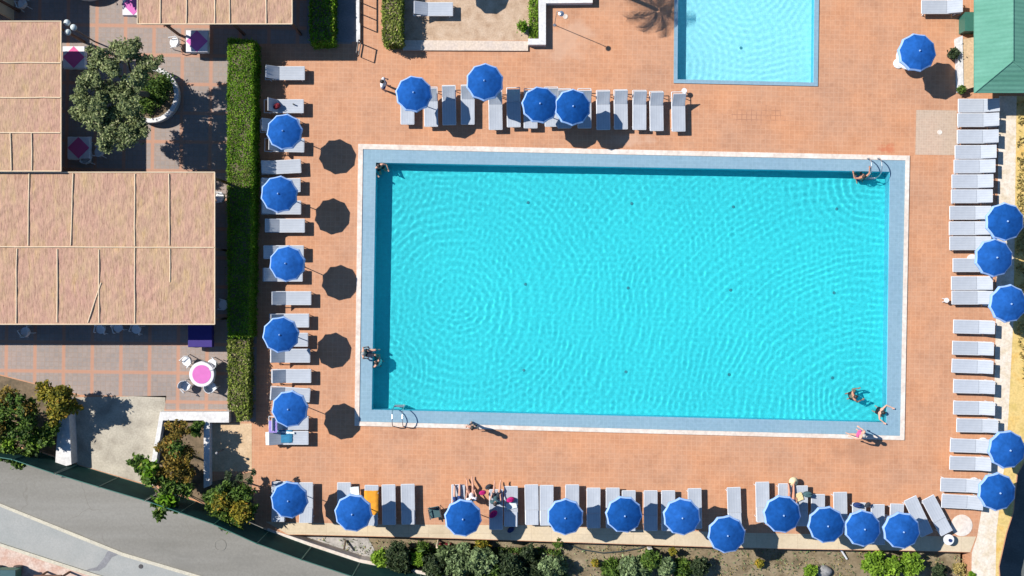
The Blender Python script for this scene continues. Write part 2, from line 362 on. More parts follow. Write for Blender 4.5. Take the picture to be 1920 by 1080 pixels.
# the border stands on the deck: a skirt down to it
def basin(name, inner, z0, z1, fmat, wmat):
    m = MB(); n = len(inner)
    for x, y in inner: m.v += [(x, y, z1), (x, y, z0)]
    for i in range(n): a, b = 2*i, 2*((i+1) % n); m.f.append((a, b, b+1, a+1))
    w = struct(m.build(name + '_wall', wmat)); f = struct(MB().prism(inner, z0, z0).build(name + '_floor', fmat))
    w.cycles.is_caustics_receiver = True; f.cycles.is_caustics_receiver = True
DEPTH, SDEPTH = -.85, -.58
basin('pool', POOL_I, DEPTH, -.002, 'pool_floor_mosaic', 'pool_wall_mosaic')
basin('small_pool', SM_I, SDEPTH, -.002, 'small_pool_mosaic', 'pool_wall_mosaic')
def water(name, poly, z, nx, ny, src, amp):
    a = [Vector((x, y, 0)) for x, y in poly]            # TL TR BR BL
    u = np.linspace(0, 1, nx)[None,:,None]; v = np.linspace(0, 1, ny)[:,None,None]
    q = [np.array(p)[None,None,:] for p in a]
    g = (q[0]*(1-u)+q[1]*u)*(1-v) + (q[3]*(1-u)+q[2]*u)*v
    X, Y = g[...,0], g[...,1]; Z = np.zeros_like(X)
    for px, py, l, am, fall in src:
        c = P(px, py); r = np.hypot(X-c.x, Y-c.y) + .10*np.sin(X*1.1+Y*.7+px) + .07*np.sin(Y*1.9-X*.6+py) + .03*np.sin(X*3.1+px)*np.sin(Y*2.7+py); am = am*(.65+.5*np.sin(X*.8+px*.3)*np.sin(Y*.9+py*.2)); Z += am*np.sin(2*np.pi*r/l + px)*np.exp(-r/fall)*np.clip(r/.9,0,1)**1.5*(l/.3)
    for k in range(14):                                   # faint random chop
        th = RNG.random()*2*np.pi; l = .20+.16*RNG.random(); Z += .07*np.sin(2*np.pi*(X*np.cos(th)+Y*np.sin(th))/l + RNG.random()*6.3)*(l/.3)
    Z *= amp; g[...,2] = Z + z
    co = g.reshape(-1,3); i = np.arange(nx*ny).reshape(ny,nx); f = np.stack([i[1:,:-1], i[1:,1:], i[:-1,1:], i[:-1,:-1]], -1).reshape(-1,4)
    me = bpy.data.meshes.new(name); me.vertices.add(len(co)); me.vertices.foreach_set('co', co.ravel()); me.loops.add(f.size); me.loops.foreach_set('vertex_index', f.ravel())
    me.polygons.add(len(f)); me.polygons.foreach_set('loop_start', np.arange(len(f))*4); me.polygons.foreach_set('loop_total', np.full(len(f), 4)); me.update(); me.shade_smooth()
    me.materials.append(MATS['pool_water']); o = struct(bpy.data.objects.new(name, me)); COL.objects.link(o); o.cycles.is_caustics_caster = True; return o
water('pool_water', grow(POOL_I, -.001), -.05, 900, 450,
      [(830,545,.31,.36,18),(845,575,.46,.52,15),(1612,742,.30,.50,16),(1590,790,.45,.52,16),(1622,332,.44,1.5,2.4),(712,685,.27,.3,6),(1690,900,.36,.42,20),(600,330,.33,.25,16),(1240,3600,.34,.16,400)], .0030)
water('small_pool_water', grow(SM_I, -.001), -.05, 190, 200, [(1390,-60,.34,.8,8),(1200,120,.36,.8,8),(1500,300,.3,.7,8)], .0028)

Z1, Z2, Z3 = .004, .008, .012
def sheet(name, pts, z, mat): return struct(MB().prism(PP(pts), z, z).build(name, mat))
sheet('patio', [(-600,-600),(660,-600),(660,82),(487,82),(480,790),(425,790),(425,768),(310,768),(310,745),(150,740),(0,702),(-600,690)], Z1, 'patio_small_grey_tiles')
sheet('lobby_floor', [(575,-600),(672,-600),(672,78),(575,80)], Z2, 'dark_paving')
sheet('driveway', [(140,745),(312,742),(306,785),(288,912),(144,870)], Z1, 'concrete')
sheet('planting_bed', [(-600,692),(0,704),(150,742),(140,745),(143,868),(68,843),(-8,831),(-600,698)], Z2, 'bed_soil')
sheet('shrub_bed', [(306,786),(386,786),(386,906),(300,912),(290,905)], Z1, 'bed_soil')
sheet('corner_bed', [(300,912),(386,906),(470,885),(478,980),(500,990),(428,960)], Z2, 'bed_soil')
sheet('gate_paving', [(398,794),(472,794),(472,884),(398,884)], Z1, 'beige_paving')
sheet('upper_terrace', [(752,-600),(1012,-600),(1012,76),(752,76)], Z1, 'terrace_pebble')
struct(MB().prism(PP([(752,76),(990,78),(990,96),(756,95)]), .0, .10).build('terrace_step', 'pale_step_stone'))
sheet('shower_paving', [(1718,206),(1794,207),(1794,291),(1716,290)], Z1, 'shower_mosaic')
sheet('kerb_paving', [(498,978),(700,983),(1000,985),(1200,993),(1400,999),(1600,1003),(1800,1006),(1830,1006),(1819,1035),(1700,1032),(1500,1029),(1330,1025),(1150,1019),(1000,1014),(850,1009),(690,1005),(568,1002),(540,1002)], Z1, 'kerb_stone_slabs')
sheet('stone_path', [(1873,180),(1906,180),(1900,600),(1888,830),(1868,1000),(1862,1350),(1816,1350),(1822,1036),(1832,1006),(1840,958),(1862,830),(1867,600)], Z2, 'stone_path')
sheet('dry_grass_ground', [(1905,180),(2500,180),(2500,698),(1958,799),(1906,890),(1899,960),(1886,1000),(1872,1062),(1893,1350),(1862,1350),(1868,1000),(1888,830),(1899,600)], Z1, 'dry_ground')
# road and pavement below the fence
def lsheet(name, pts, z, mat): return struct(MB().prism(PP(pts, LG), z, z).build(name, mat))
lsheet('road', [(-700,640),(0,830),(144,869),(305,920),(428,962),(504,994),(584,1024),(675,1052),(790,1076),(900,1100),(1000,1400),(400,1400),(380,1084),(232,1040),(130,999),(0,947),(-700,760)], LG+.01, 'asphalt')
lsheet('pavement', [(-700,760),(0,947),(130,999),(232,1040),(380,1084),(400,1400),(260,1400),(180,1078),(95,1052),(0,1021),(-700,850)], LG+.012, 'pavement_concrete')
struct(MB().prism(PP([(-700,756),(0,943),(130,995),(232,1036),(380,1080),(378,1086),(230,1042),(128,1001),(0,949),(-700,762)], LG), LG, LG+.06).build('kerb', 'road_line_paint'))
struct(MB().prism(PP([(-700,846),(0,1017),(95,1048),(182,1076),(300,1110),(298,1118),(180,1082),(93,1054),(0,1023),(-700,852)], LG), LG, LG+.10).build('inner_kerb', 'road_line_paint'))
lsheet('pink_pavement', [(-700,852),(0,1023),(93,1054),(180,1082),(298,1118),(260,1300),(-700,1300)], LG+.008, 'pink_pavement')
tag(MB().prism(PP([(0,-1)],0), 0, 0).build('x','rock') if False else MB().lathe([(.30,0),(.30,.012),(.26,.014),(.26,.004)], 28, cap=True).build('manhole_cover', 'asphalt', loc=P(413,1022,LG+.012)), 'round iron manhole cover set in the grey road', 'manhole cover')
tag(MB().lathe([(.0,0),(.11,0),(.11,.015),(.0,.015)], 12).build('drain_cover', 'dark_metal', loc=P(264,1062,LG+.014)), 'small black drain cover on the pale roadside pavement', 'drain')
# cracked tar patch on the pavement
sheet_t = MB(); pts = [(207,1029),(221,1040),(210,1045),(198,1062),(186,1070),(160,1070),(166,1067),(182,1063),(196,1045),(200,1036)]
struct(sheet_t.prism(PP(pts, LG), LG+.016, LG+.016).build('tar_patch', 'dark_paving'))
# drains in the floors
for (px, py, lab) in ((1762,248,'round white floor drain in the pale shower square by the loungers'), (1060,31,'round white floor drain beside the outdoor shower pole')):
    tag(MB().lathe([(.0,0),(.12,0),(.12,.012),(.09,.016),(.07,.008),(.0,.008)], 20).build('floor_drain', 'border_stone', loc=P(px,py,Z2)), lab, 'floor drain')

inl = [(990,381),(1183,383),(1372,389),(1564,393),(985,533),(1176,540),(1367,544),(1559,549),(982,693),(1172,696),(1364,701),(1556,707)]
rows, cols_ = ['top','middle','bottom'], ['leftmost','second from left','third from left','rightmost']
proto = None
for i, (px, py) in enumerate(inl):
    o = MB().lathe([(.0,0),(.075,0),(.075,.02),(.05,.035),(.0,.035)], 14).build('pool_inlet', 'inlet_plastic') if proto is None else proto.copy()
    if proto is None: proto = o
    else: COL.objects.link(o)
    o.location = P(px, py, -1.04); o.location.z = DEPTH; o.cycles.is_caustics_receiver = True
    tag(o, f'small dark inlet on the pool floor, {rows[i//4]} row, {cols_[i%4]}', 'pool inlet', 'floor inlets of the large pool')

o = proto.copy(); COL.objects.link(o); o.location = P(1393,86); o.location.z = SDEPTH; o.cycles.is_caustics_receiver = True; tag(o, 'single dark inlet on the floor of the small pool', 'pool inlet')
if 'group' in o: del o['group']
# ------------------------------------------------------------------ walls
def wall_thing(name, pts, z0, z1, mat, label, cat='wall'):
    return tag(MB().prism(PP(pts, z1 if False else 0), z0, z1).build(name, mat, origin='base'), label, cat)
wall_thing('low_wall', [(1009,-60),(1110,-60),(1110,9),(1023,10),(1023,87),(990,87),(990,76),(1010,76)], 0, .38, 'white_paint', 'thick white low wall stepping round the upper terrace')
wall_thing('driveway_wall', [(124,745),(140,745),(146,866),(124,872),(116,866)], 0, .75, 'white_paint', 'white wall between the concrete driveway and the left shrubs')
wall_thing('planter_wall', [(306,770),(434,770),(434,790),(398,790),(398,908),(387,912),(387,786),(311,786),(298,868),(289,866)], 0, .45, 'white_paint', 'white wall bending round the shrub bed beside the hedge')
w = MB().prism(PP([(502,990),(584,1018),(675,1048),(790,1070),(900,1093),(900,1100),(790,1078),(675,1057),(584,1027),(500,999)]), LG, .05).build('retaining_wall', 'border_stone', origin='base')
tag(w, 'narrow white garden wall curving along the foot of the green fence', 'wall')
tag(MB().prism(PP([(668,-60),(676,-60),(676,80),(669,80)]), 0, .16).build('threshold_kerb', 'white_paint', origin='base'), 'thin white kerb between the shaded floor and the terracotta deck', 'kerb')

# green mesh fence and gate
TOP = 2.45
def fence(name, base, label, cat, gaps, nrail=2):
    root = empty(name, P(*base[0])); tag(root, label, cat); o = root.location
    pts = [P(*b) - o for b in base]
    m = MB()
    for a, b in zip(pts, pts[1:]):
        i = len(m.v); t = (b-a).cross(Vector((0,0,1))).normalized()*.012
        for q in (a-t, b-t, b+t, a+t): m.v += [(q.x,q.y,.08), (q.x,q.y,TOP)]
        m.f += [(i,i+2,i+3,i+1),(i+4,i+6,i+7,i+5)]
    m.build('mesh_screen', 'green_fence_mesh', root)
    n = 0
    for a, b in zip(pts, pts[1:]):
        k = max(1, round((b-a).length/2.2))
        for j in range(k):
            q = a.lerp(b, j/k); MB().tube([(q.x,q.y,0),(q.x,q.y,TOP+.05)], .03).build('post', 'green_metal', root)
    q = pts[-1]; MB().tube([(q.x,q.y,0),(q.x,q.y,TOP+.05)], .03).build('post', 'green_metal', root)
    for z in (.06, TOP): MB().tube([(p.x,p.y,z) for p in pts], .022).build('rail', 'green_metal', root)
    return root
fence('mesh_fence', [(-120,806),(-8,834),(68,846),(142,871)], 'short dark green mesh fence behind the left shrubs above the road', 'fence', 0)
fence('driveway_gate', [(146,872),(222,895),(303,919)], 'dark green mesh gate closing the concrete driveway', 'gate', 0)
fence('mesh_fence', [(307,920),(428,962),(504,996),(584,1025),(675,1055),(790,1077),(900,1100)], 'long dark green mesh fence curving beside the road', 'fence', 0)

# metal railing by the terrace hedge
root = empty('metal_railing', P(678,40)); o = root.location; tag(root, 'dark metal railing along the white kerb by the shaded floor', 'railing')
for py in (-60,-20,6,27,49): q = P(679,py)-o; MB().tube([(q.x,q.y,0),(q.x,q.y,.8)], .028).build('post', 'dark_metal', root)
a, b = P(679,-60)-o, P(679,49)-o; MB().tube([(a.x,a.y,.8),(b.x,b.y,.8)], .035).build('handrail', 'dark_metal', root)
root = empty('entrance_gate', P(678,82)); o = root.location; tag(root, 'open dark metal gate at the end of the kerb railing', 'gate')
for py in (82,): q = P(678,py)-o; MB().tube([(q.x,q.y,0),(q.x,q.y,.82)], .03).build('post', 'dark_metal', root)
a, b = P(677,82)-o, P(673,106)-o
for z in (.12,.82): MB().tube([(a.x,a.y,z),(b.x,b.y,z)], .03).build('rail', 'dark_metal', root)
MB().tube([(b.x,b.y,.12),(b.x,b.y,.82)], .02).build('bar', 'dark_metal', root)

# ------------------------------------------------------------------ reed pergolas
def pergola(px0, py0, px1, py1, z, battens, label, posts, trims=1, sag=0):
    a, b = P(px0,py1,z), P(px1,py0,z); root = empty('reed_pergola', (a.x/2+b.x/2, a.y/2+b.y/2, 0)); o = root.location.copy(); o.z = 0; tag(root, label, 'pergola', None)
    m = MB(); nx, ny = max(2, int((b.x-a.x)/.35)), max(2, int((b.y-a.y)/.35)); zz = RNG.normal(size=(ny+1,nx+1))*.009
    for top in (1, 0):
        for j in range(ny+1):
            for i in range(nx+1):
                jx = (RNG.random()-.5)*.05 if i in (0,nx) else 0; jy = (RNG.random()-.5)*.04 if j in (0,ny) else 0
                m.v.append((a.x+(b.x-a.x)*i/nx-o.x+jx, a.y+(b.y-a.y)*j/ny-o.y+jy, z-.03*(1-top)+zz[j,i]))
    N = (nx+1)*(ny+1)
    for j in range(ny):
        for i in range(nx):
            q = j*(nx+1)+i; m.f.append((q,q+1,q+nx+2,q+nx+1)); m.f.append((N+q+nx+1,N+q+nx+2,N+q+1,N+q))
    m.build('reed_mat', 'reed_mat', root)
    for (x0,y0,x1,y1) in battens:
        p, q = P(x0,y0,z)-o, P(x1,y1,z)-o; p.z = q.z = z+.03
        k = max(2, int((q-p).length/.8)); pts = [p.lerp(q, i/k) + Vector((RNG.normal()*.006, RNG.normal()*.006, 0)) for i in range(k+1)]
        MB().tube(pts, .027, 6).build('batten', 'pale_wood', root)
    for (p, q) in (((a.x,a.y),(b.x,a.y)),((b.x,a.y),(b.x,b.y)),((b.x,b.y),(a.x,b.y)),((a.x,b.y),(a.x,a.y))):
        MB().tube([(p[0]-o.x,p[1]-o.y,z+.012),(q[0]-o.x,q[1]-o.y,z+.012)], .027, 6).build('edge_pole', 'pale_wood', root)
    k = 5
    for i in range(k):
        y = a.y + .15 + (b.y-a.y-.3)*i/(k-1) - o.y
        MB().box(a.x-o.x+.1, y-.04, z-.19, b.x-o.x-.1, y+.04, z-.05).build('beam', 'brown_wood', root)
    for (x, y) in posts:
        q = P(x,y,z)-o; MB().box(q.x-.05,q.y-.05,0,q.x+.05,q.y+.05,z-.19).build('post', 'brown_wood', root)
    return root
pergola(-420,40,115,321,3.02,[(-420,117,114,118),(-420,182,114,183),(-420,248,114,249),(60,249,60,320),(20,249,22,320),(-60,60,-60,116)],
        'tall reed roofed pergola left of the olive tree', [(108,50),(108,312),(-100,50),(-100,312)])
pergola(-420,323,403,608,2.8,[(-420,461,402,464),(137,325,133,460),(55,326,53,460),(253,326,253,461),(317,326,318,460),(32,466,31,606),(108,467,108,604),(186,468,186,605),(253,465,253,606),(319,466,319,529),(165,605,190,530),(-50,330,-50,600)],
        'largest reed roofed pergola beside the long hedge', [(396,332),(396,466),(396,600),(190,600),(-20,600),(190,332),(-20,332)])
pergola(258,-330,548,45,2.75,[(403,-200,403,44),(430,-200,431,44),(300,-200,301,44),(350,-200,350,44),(500,-200,499,44),(258,-110,548,-110)],
        'pale reed roofed pergola at the top edge above the pink table', [(542,38),(300,38),(430,38)])
pergola(-500,-420,-20,-8,3.4,[(-400,-200,-22,-200)], 'reed roofed pergola just beyond the top left corner', [(-30,-16),(-200,-16)])
# wooden frame seen at the top left corner
tag(MB().box(0,0,0,.12,1.2,2.5).build('wooden_pillar', 'pale_wood', loc=P(22,38,0)), 'pale square wooden pillar in the top left corner', 'pillar')
# tiled shelter in the bottom left corner
root = empty('tiled_shelter', P(110,1100,LG)); tag(root, 'small roof of orange barrel tiles at the bottom left edge', 'shelter')
m = MB()
for k in range(5): m.tube([(-.55+k*.26,.85,1.55),(-.55+k*.26,-1.0,1.25)], .10, 10)
m.build('tile_roof', 'roof_tile', root); MB().box(-.7,-1.0,1.12,.65,.9,1.22).build('roof_board', 'brown_wood', root)
for x in (-.6,.52): MB().box(x,-.9,0,x+.08,-.82,1.15).build('post', 'brown_wood', root); MB().box(x,.7,0,x+.08,.78,1.15).build('post', 'brown_wood', root)
root = empty('covered_cart', P(18,1078,LG)); tag(root, 'dark green covered cart at the bottom left corner', 'cart')
MB().box(-.7,-.6,.25,.7,.45,.9).build('body', 'green_metal', root); MB().box(-.74,-.64,.9,.74,.49,.96).build('cover', 'cloth_teal', root)
for x in (-.5,.5): MB().tube([(x,.4,.2),(x,.5,.2)], .2, 14).build('wheel', 'dark_plastic', root)

# ------------------------------------------------------------------ green roofed bar
root = empty('bar_building', P(1900,60)); o = root.location; tag(root, 'small building under a green sheet metal hipped roof', 'building')
E_, RZ = 1.95, 2.75
c1, c2, c3, c4 = P(1827,174,E_)-o, P(1827,-300,E_)-o, P(1975,-300,E_)-o, P(1975,174,E_)-o
r1, r2 = P(1899,114,RZ)-o, P(1899,-240,RZ)-o
m = MB(); m.v = [tuple(x) for x in (c1,c2,c3,c4,r1,r2)] + [tuple(x-Vector((0,0,.08))) for x in (c1,c2,c3,c4)]
m.f = [(0,4,5,1),(3,4,0),(2,5,4,3),(1,5,2),(0,1,7,6),(3,0,6,9),(2,3,9,8),(1,2,8,7),(6,7,8,9)]
rf = m.build('roof', 'green_roof_sheet', root)
MB().tube([r1,r2], .05, 8).build('ridge_cap', 'green_roof_sheet', rf)
for c in (c1, c4): MB().tube([c, r1], .035, 8).build('hip_cap', 'green_roof_sheet', rf)
a, b = P(1838,160), P(1965,-280); MB().box(a.x-o.x, a.y-o.y, 0, b.x-o.x, b.y-o.y, E_-.08).build('wall', 'beige_paving', root)
tag(MB().prism(PP([(1800,76),(1838,70),(1838,160),(1800,172)]), 0, .32).build('plinth', 'beige_paving', origin='base'), 'raised beige slab along the wall of the green roofed building', 'plinth')
tag(MB().prism(PP([(1789,74),(1799,70),(1801,172),(1793,174)]), 0, .36).build('plinth_edging', 'white_paint', origin='base'), 'white painted edging beside the raised beige slab', 'edging')
root = empty('storage_bin', P(1810,47)); tag(root, 'dark green storage bin against the green roofed building', 'bin')
MB().box(-.32,-.45,0,.3,.42,.7).build('body', 'green_metal', root); MB().box(-.34,-.47,.7,.32,.44,.75).build('lid', 'green_metal', root)

# ------------------------------------------------------------------ umbrellas
def make_umbrella():
    root = empty('beach_umbrella'); N = 10; Rr = .885
    def ring(r, z, scal=0): return [(r*math.cos(2*math.pi*k/(2*N))*(1 if k % 2 == 0 else math.cos(math.pi/N)*(1-scal)), r*math.sin(2*math.pi*k/(2*N))*(1 if k % 2 == 0 else math.cos(math.pi/N)*(1-scal)), z-(0 if k % 2 == 0 else -.012*r)) for k in range(2*N)]
    prof = [(.03,2.36),(.2,2.325),(.45,2.25),(.68,2.165),(.815,2.10)]
    m = MB()
    for r, z in prof: m.v += ring(r, z, .012)
    n = 2*N
    for i in range(len(prof)-1):
        for k in range(n): a, b = i*n+k, i*n+(k+1) % n; m.f.append((a+n, b+n, b, a))
    m.f.append(tuple(range(n)))
    can = m.build('canopy', 'umbrella_blue', root)
    m = MB(); m.v = ring(.815,2.101,.012) + ring(Rr,2.045,.02) + ring(Rr+.004,1.97,.035)
    for i in range(2):
        for k in range(n): a, b = i*n+k, i*n+(k+1) % n; m.f.append((a+n, b+n, b, a))
    m.build('valance', 'trim_white', can)
    MB().tube([(0,0,0.02),(0,0,2.34)], .022).build('pole', 'white_metal', root)
    MB().lathe([(.035,2.34),(.045,2.36),(.035,2.40),(.012,2.43)], 10).build('finial', 'trim_white', root)
    m = MB()
    for k in range(N):
        a = 2*math.pi*k/N; c, s = math.cos(a), math.sin(a); m.tube([(.03*c,.03*s,2.33),(.45*c,.45*s,2.235),(.83*c,.83*s,2.075)], .007, 4); m.tube([(.03*c,.03*s,1.9),(.42*c,.42*s,2.235)], .006, 4)
    m.build('rib_frame', 'white_metal', root)
    MB().lathe([(.24,0),(.24,.05),(.08,.09),(.04,.3),(.0,.3)], 16).build('base', 'white_plastic', root)
    return root
G_U = 'blue beach umbrellas round the pool'
UM = [ # px, py, label
 (530,245,'topmost blue umbrella in the column beside the long hedge'),
 (521,363,'second blue umbrella from the top in the column beside the hedge'),
 (535,494,'third blue umbrella from the top in the column beside the hedge'),
 (524,628,'fourth blue umbrella from the top in the column beside the hedge'),
 (540,768,'blue umbrella over the blue towels, lowest beside the hedge'),
 (775,173,'blue umbrella at the left end of the row north of the pool'),
 (908,151,'blue umbrella set highest in the row north of the pool'),
 (1013,194,'blue umbrella left of the touching pair north of the pool'),
 (1075,199,'blue umbrella right of the touching pair north of the pool'),
 (1725,95,'lone blue umbrella over the round white table by the bar'),
 (1890,415,'uppermost blue umbrella right of the right column of loungers'),
 (1870,483,'middle blue umbrella of the three clustered at the right edge'),
 (1897,570,'lowest blue umbrella of the three clustered at the right edge'),
 (1895,845,'blue umbrella over the dry ground, upper of the lower right pair'),
 (1876,925,'blue umbrella at the edge of the dark drop, lower right'),
 (540,940,'blue umbrella at the left end of the bottom row'),
 (660,965,'second blue umbrella from the left in the bottom row, near orange towel'),
 (868,974,'third blue umbrella from the left in the bottom row'),
 (1060,972,'fourth blue umbrella from the left in the bottom row'),
 (1172,968,'fifth blue umbrella from the left in the bottom row'),
 (1280,972,'sixth blue umbrella from the left in the bottom row'),
 (1365,1005,'blue umbrella standing lowest, overhanging the garden below the kerb'),
 (1470,967,'eighth blue umbrella from the left in the bottom row'),
 (1553,987,'ninth blue umbrella from the left in the bottom row'),
 (1622,993,'tenth blue umbrella from the left in the bottom row'),
 (1695,998,'rightmost blue umbrella in the bottom row'),
 (836,-72,'blue umbrella on the upper terrace beyond the top edge')]
um = make_umbrella()
for i, (px, py, lab) in enumerate(UM):
    u = um if i == 0 else copy_tree(um)
    q = P(px, py, 2.65); place(u, (q.x, q.y, 0), random.random()*6.28); tag(u, lab, 'umbrella', G_U)
    u.rotation_euler.x = R(random.uniform(-2.5,2.5)); u.rotation_euler.y = R(random.uniform(-2.5,2.5))
    tip = u.rotation_euler.to_matrix() @ Vector((0,0,2.65)); u.location.x -= tip.x; u.location.y -= tip.y
    k_ = random.uniform(.97,1.02); u.scale = (k_,k_,1.12) if px < 1700 else (1.03,1.03,1.12)

# ------------------------------------------------------------------ sun loungers: foot at +x, head at -x, origin at centre
LL, LW, LH = 1.90, .63, .41
def make_lounger():
    root = empty('sun_lounger'); hx = -LL/2 + .68
    m = MB()
    for s in (-1,1): m.tube([(-LL/2,s*LW/2,LH-.02),(LL/2,s*LW/2,LH-.02)], .022, 6)
    m.tube([(LL/2,-LW/2,LH-.02),(LL/2,LW/2,LH-.02)], .022, 6); m.tube([(-LL/2,-LW/2,LH-.02),(-LL/2,LW/2,LH-.02)], .022, 6); m.tube([(hx,-LW/2,LH-.03),(hx,LW/2,LH-.03)], .016, 6)
    m.build('frame', 'white_metal', root)
    m = MB(); n = 12; x0, x1 = hx+.01, LL/2-.012
    for top in (0,1):
        for i in range(n+1):
            for j in range(5):
                y = (j/4-.5)*(LW-.03); x = x0+(x1-x0)*i/n; m.v.append((x, y, LH-.005 + .012*top - .018*(1-(2*j/4-1)**2)*math.sin(math.pi*i/n)))
    N = 5*(n+1)
    for i in range(n):
        for j in range(4): q = i*5+j; m.f.append((q,q+1,q+6,q+5)); m.f.append((N+q+5,N+q+6,N+q+1,N+q))
    for i in range(n): q = i*5; m.f.append((q,q+5,N+q+5,N+q)); m.f.append((q+4,N+q+4,N+q+9,q+9))
    m.build('seat', 'sling_fabric', root, smooth=False)
    bk = MB(); n = 6; L = .69
    for top in (0,1):
        for i in range(n+1):
            for j in range(5): bk.v.append((-L*i/n, (j/4-.5)*(LW-.03), .012*top - .015*(1-(2*j/4-1)**2)*math.sin(math.pi*i/n)))
    N = 5*(n+1)
    for i in range(n):
        for j in range(4): q = i*5+j; bk.f.append((q+5,q+6,q+1,q)); bk.f.append((N+q,N+q+1,N+q+6,N+q+5))
    for i in range(n): q = i*5; bk.f.append((q,N+q,N+q+5,q+5)); bk.f.append((q+4,q+9,N+q+9,N+q+4))
    b = bk.build('backrest', 'sling_fabric', root, loc=(hx,0,LH+.005))
    m = MB()
    for s in (-1,1): m.tube([(0,s*(LW/2-.012),-.012),(-L,s*(LW/2-.012),-.012)], .014, 6)
    m.tube([(-L,-LW/2+.01,-.005),(-L,LW/2-.01,-.005)], .018, 6); m.build('backrest_frame', 'white_metal', b)
    for sx in (-LL/2+.22, LL/2-.16):
        for s in (-1,1): MB().tube([(sx,s*LW/2,LH-.03),(sx,s*LW/2,0.0)], .02, 6).build('leg', 'white_metal', root)
    MB().tube([(LL/2-.16,-LW/2,.10),(LL/2-.16,LW/2,.10)], .014, 6).build('stretcher', 'white_metal', root)
    return root
lg = make_lounger(); used = [False]
def lounger(cx, cy, ang, back, label, group, lscale=1.0, wscale=1.0):
    """cx,cy: photo pixel of the centre of the bed; ang: direction of the foot end in degrees, photo sense (0 = right, 90 = up)"""
    o = copy_tree(lg) if used[0] else lg; used[0] = True
    q = P(cx, cy, LH); place(o, (q.x, q.y, 0), R(ang)); o.scale = (lscale, wscale, 1)
    for ch in o.children:
        if ch.name.startswith('backrest'): ch.rotation_euler.y = R(back)
    return tag(o, label, 'sun lounger', group)
# beside the hedge
G = 'sun loungers in the column beside the hedge'
left = [(534,137,0,28),(532,199,0,60),(525,236,0,35),(533,272,-1,62),(527,313,3,22),(526,347,0,30),(527,389,0,30),(534,423,0,20),(532,473,0,15),(530,515,0,30),(546,559,0,25),(542,601,0,45),(540,637,0,30),(544,667,0,25),(546,705,0,28),(544,739,-4,25),(541,793,0,55),(541,821,0,20)]
sp = {0:'topmost sun lounger beside the hedge, its head end in shade', 1:'sun lounger with steep backrest and red bag, second beside the hedge', 16:'lounger with a purple towel on its upright backrest beside the hedge', 17:'lowest sun lounger beside the hedge, with blue towels'}
for i, (x, y, a, b) in enumerate(left): lounger(x, y, a, b+11 if b < 45 else b, sp.get(i, f'{ORD[i]} sun lounger from the top in the column beside the hedge'), G)
G = 'sun loungers in the row north of the pool'
top = [(764,196,28),(808,200,25),(842,197,18),(877,196,22),(929,206,28),(963,201,30),(995,203,30),(1034,200,25),(1058,203,25),(1096,203,30),(1131,206,22),(1164,205,20),(1199,206,22),(1231,208,22),(1272,209,30)]
for i, (x, y, b) in enumerate((x, y, b+15) for x, y, b in top):
    lab = 'rightmost sun lounger in the row north of the pool' if i == len(top)-1 else 'leftmost sun lounger in the row north of the pool' if i == 0 else f'{ORD[i]} sun lounger from the left in the row north of the pool'
    lounger(x, y, -90-(-1 if i % 3 else 0)*.8, b, lab, G)
G = 'sun loungers in the bottom row'
bot = [(522,940,90),(574,942,90),(645,942,90),(696,947,89),(729,946,91),(765,945,91),(859,946,90),(930,955,90),(958,949,90),(997,946,91),(1025,947,90),(1073,946,90),(1113,952,90),(1149,952,90),(1179,957,90),(1220,957,90),(1253,957,90),(1303,953,91),(1377,951,92),(1430,941,91),(1472,944,90),(1502,948,90),(1534,964,90),(1576,960,91),(1611,980,90),(1646,983,90),(1681,982,88)]
sp = {3:'sun lounger in the bottom row covered by the orange towel', 0:'leftmost sun lounger in the bottom row', 7:'eighth sun lounger in the bottom row, with fuchsia bag', 26:'last straight sun lounger in the bottom row, before the slanted pair'}
for i, (x, y, a) in enumerate(bot): lounger(x, y, a, [8,12,5,10,7][i % 5], sp.get(i, f'{ORD[i]} sun lounger from the left in the bottom row'), G)
lounger(1722,968,115,4,'left of two slanted sun loungers at the right end of the bottom row', G); lounger(1757,966,118,6,'right of two slanted sun loungers beside the small round table', G)
G = 'sun loungers in the column right of the pool'
rt = [(1834,198,0),(1833,225,0),(1832,256,0),(1828,285,0),(1826,312,0),(1822,340,0),(1821,368,0),(1818,399,0),(1817,428,0),(1818,456,0),(1824,497,0),(1821,531,0),(1822,558,0),(1825,613,-1.5),(1823,653,-1.5),(1822,687,-2),(1825,725,-1.5),(1825,765,-1),(1831,798,-1),(1819,836,-2),(1818,869,-1.5),(1801,910,-2),(1803,941,-3)]
sp = {0:'topmost sun lounger right of the pool, crossed by the roof shadow', 22:'lowest sun lounger in the column right of the pool', 13:'sun lounger right of the pool, first below the wide gap'}
for i, (x, y, a) in enumerate(rt): lounger(x, y, 180+a, [22,25,20,24][i % 4], sp.get(i, f'{ORD[i]} sun lounger from the top in the column right of the pool'), G)
lounger(812,17,0,28,'sun lounger on the pebbled upper terrace near the top edge','sun loungers apart from the rows')
lounger(1765,13,180,22,'sun lounger at the top edge beside the green roofed building','sun loungers apart from the rows')

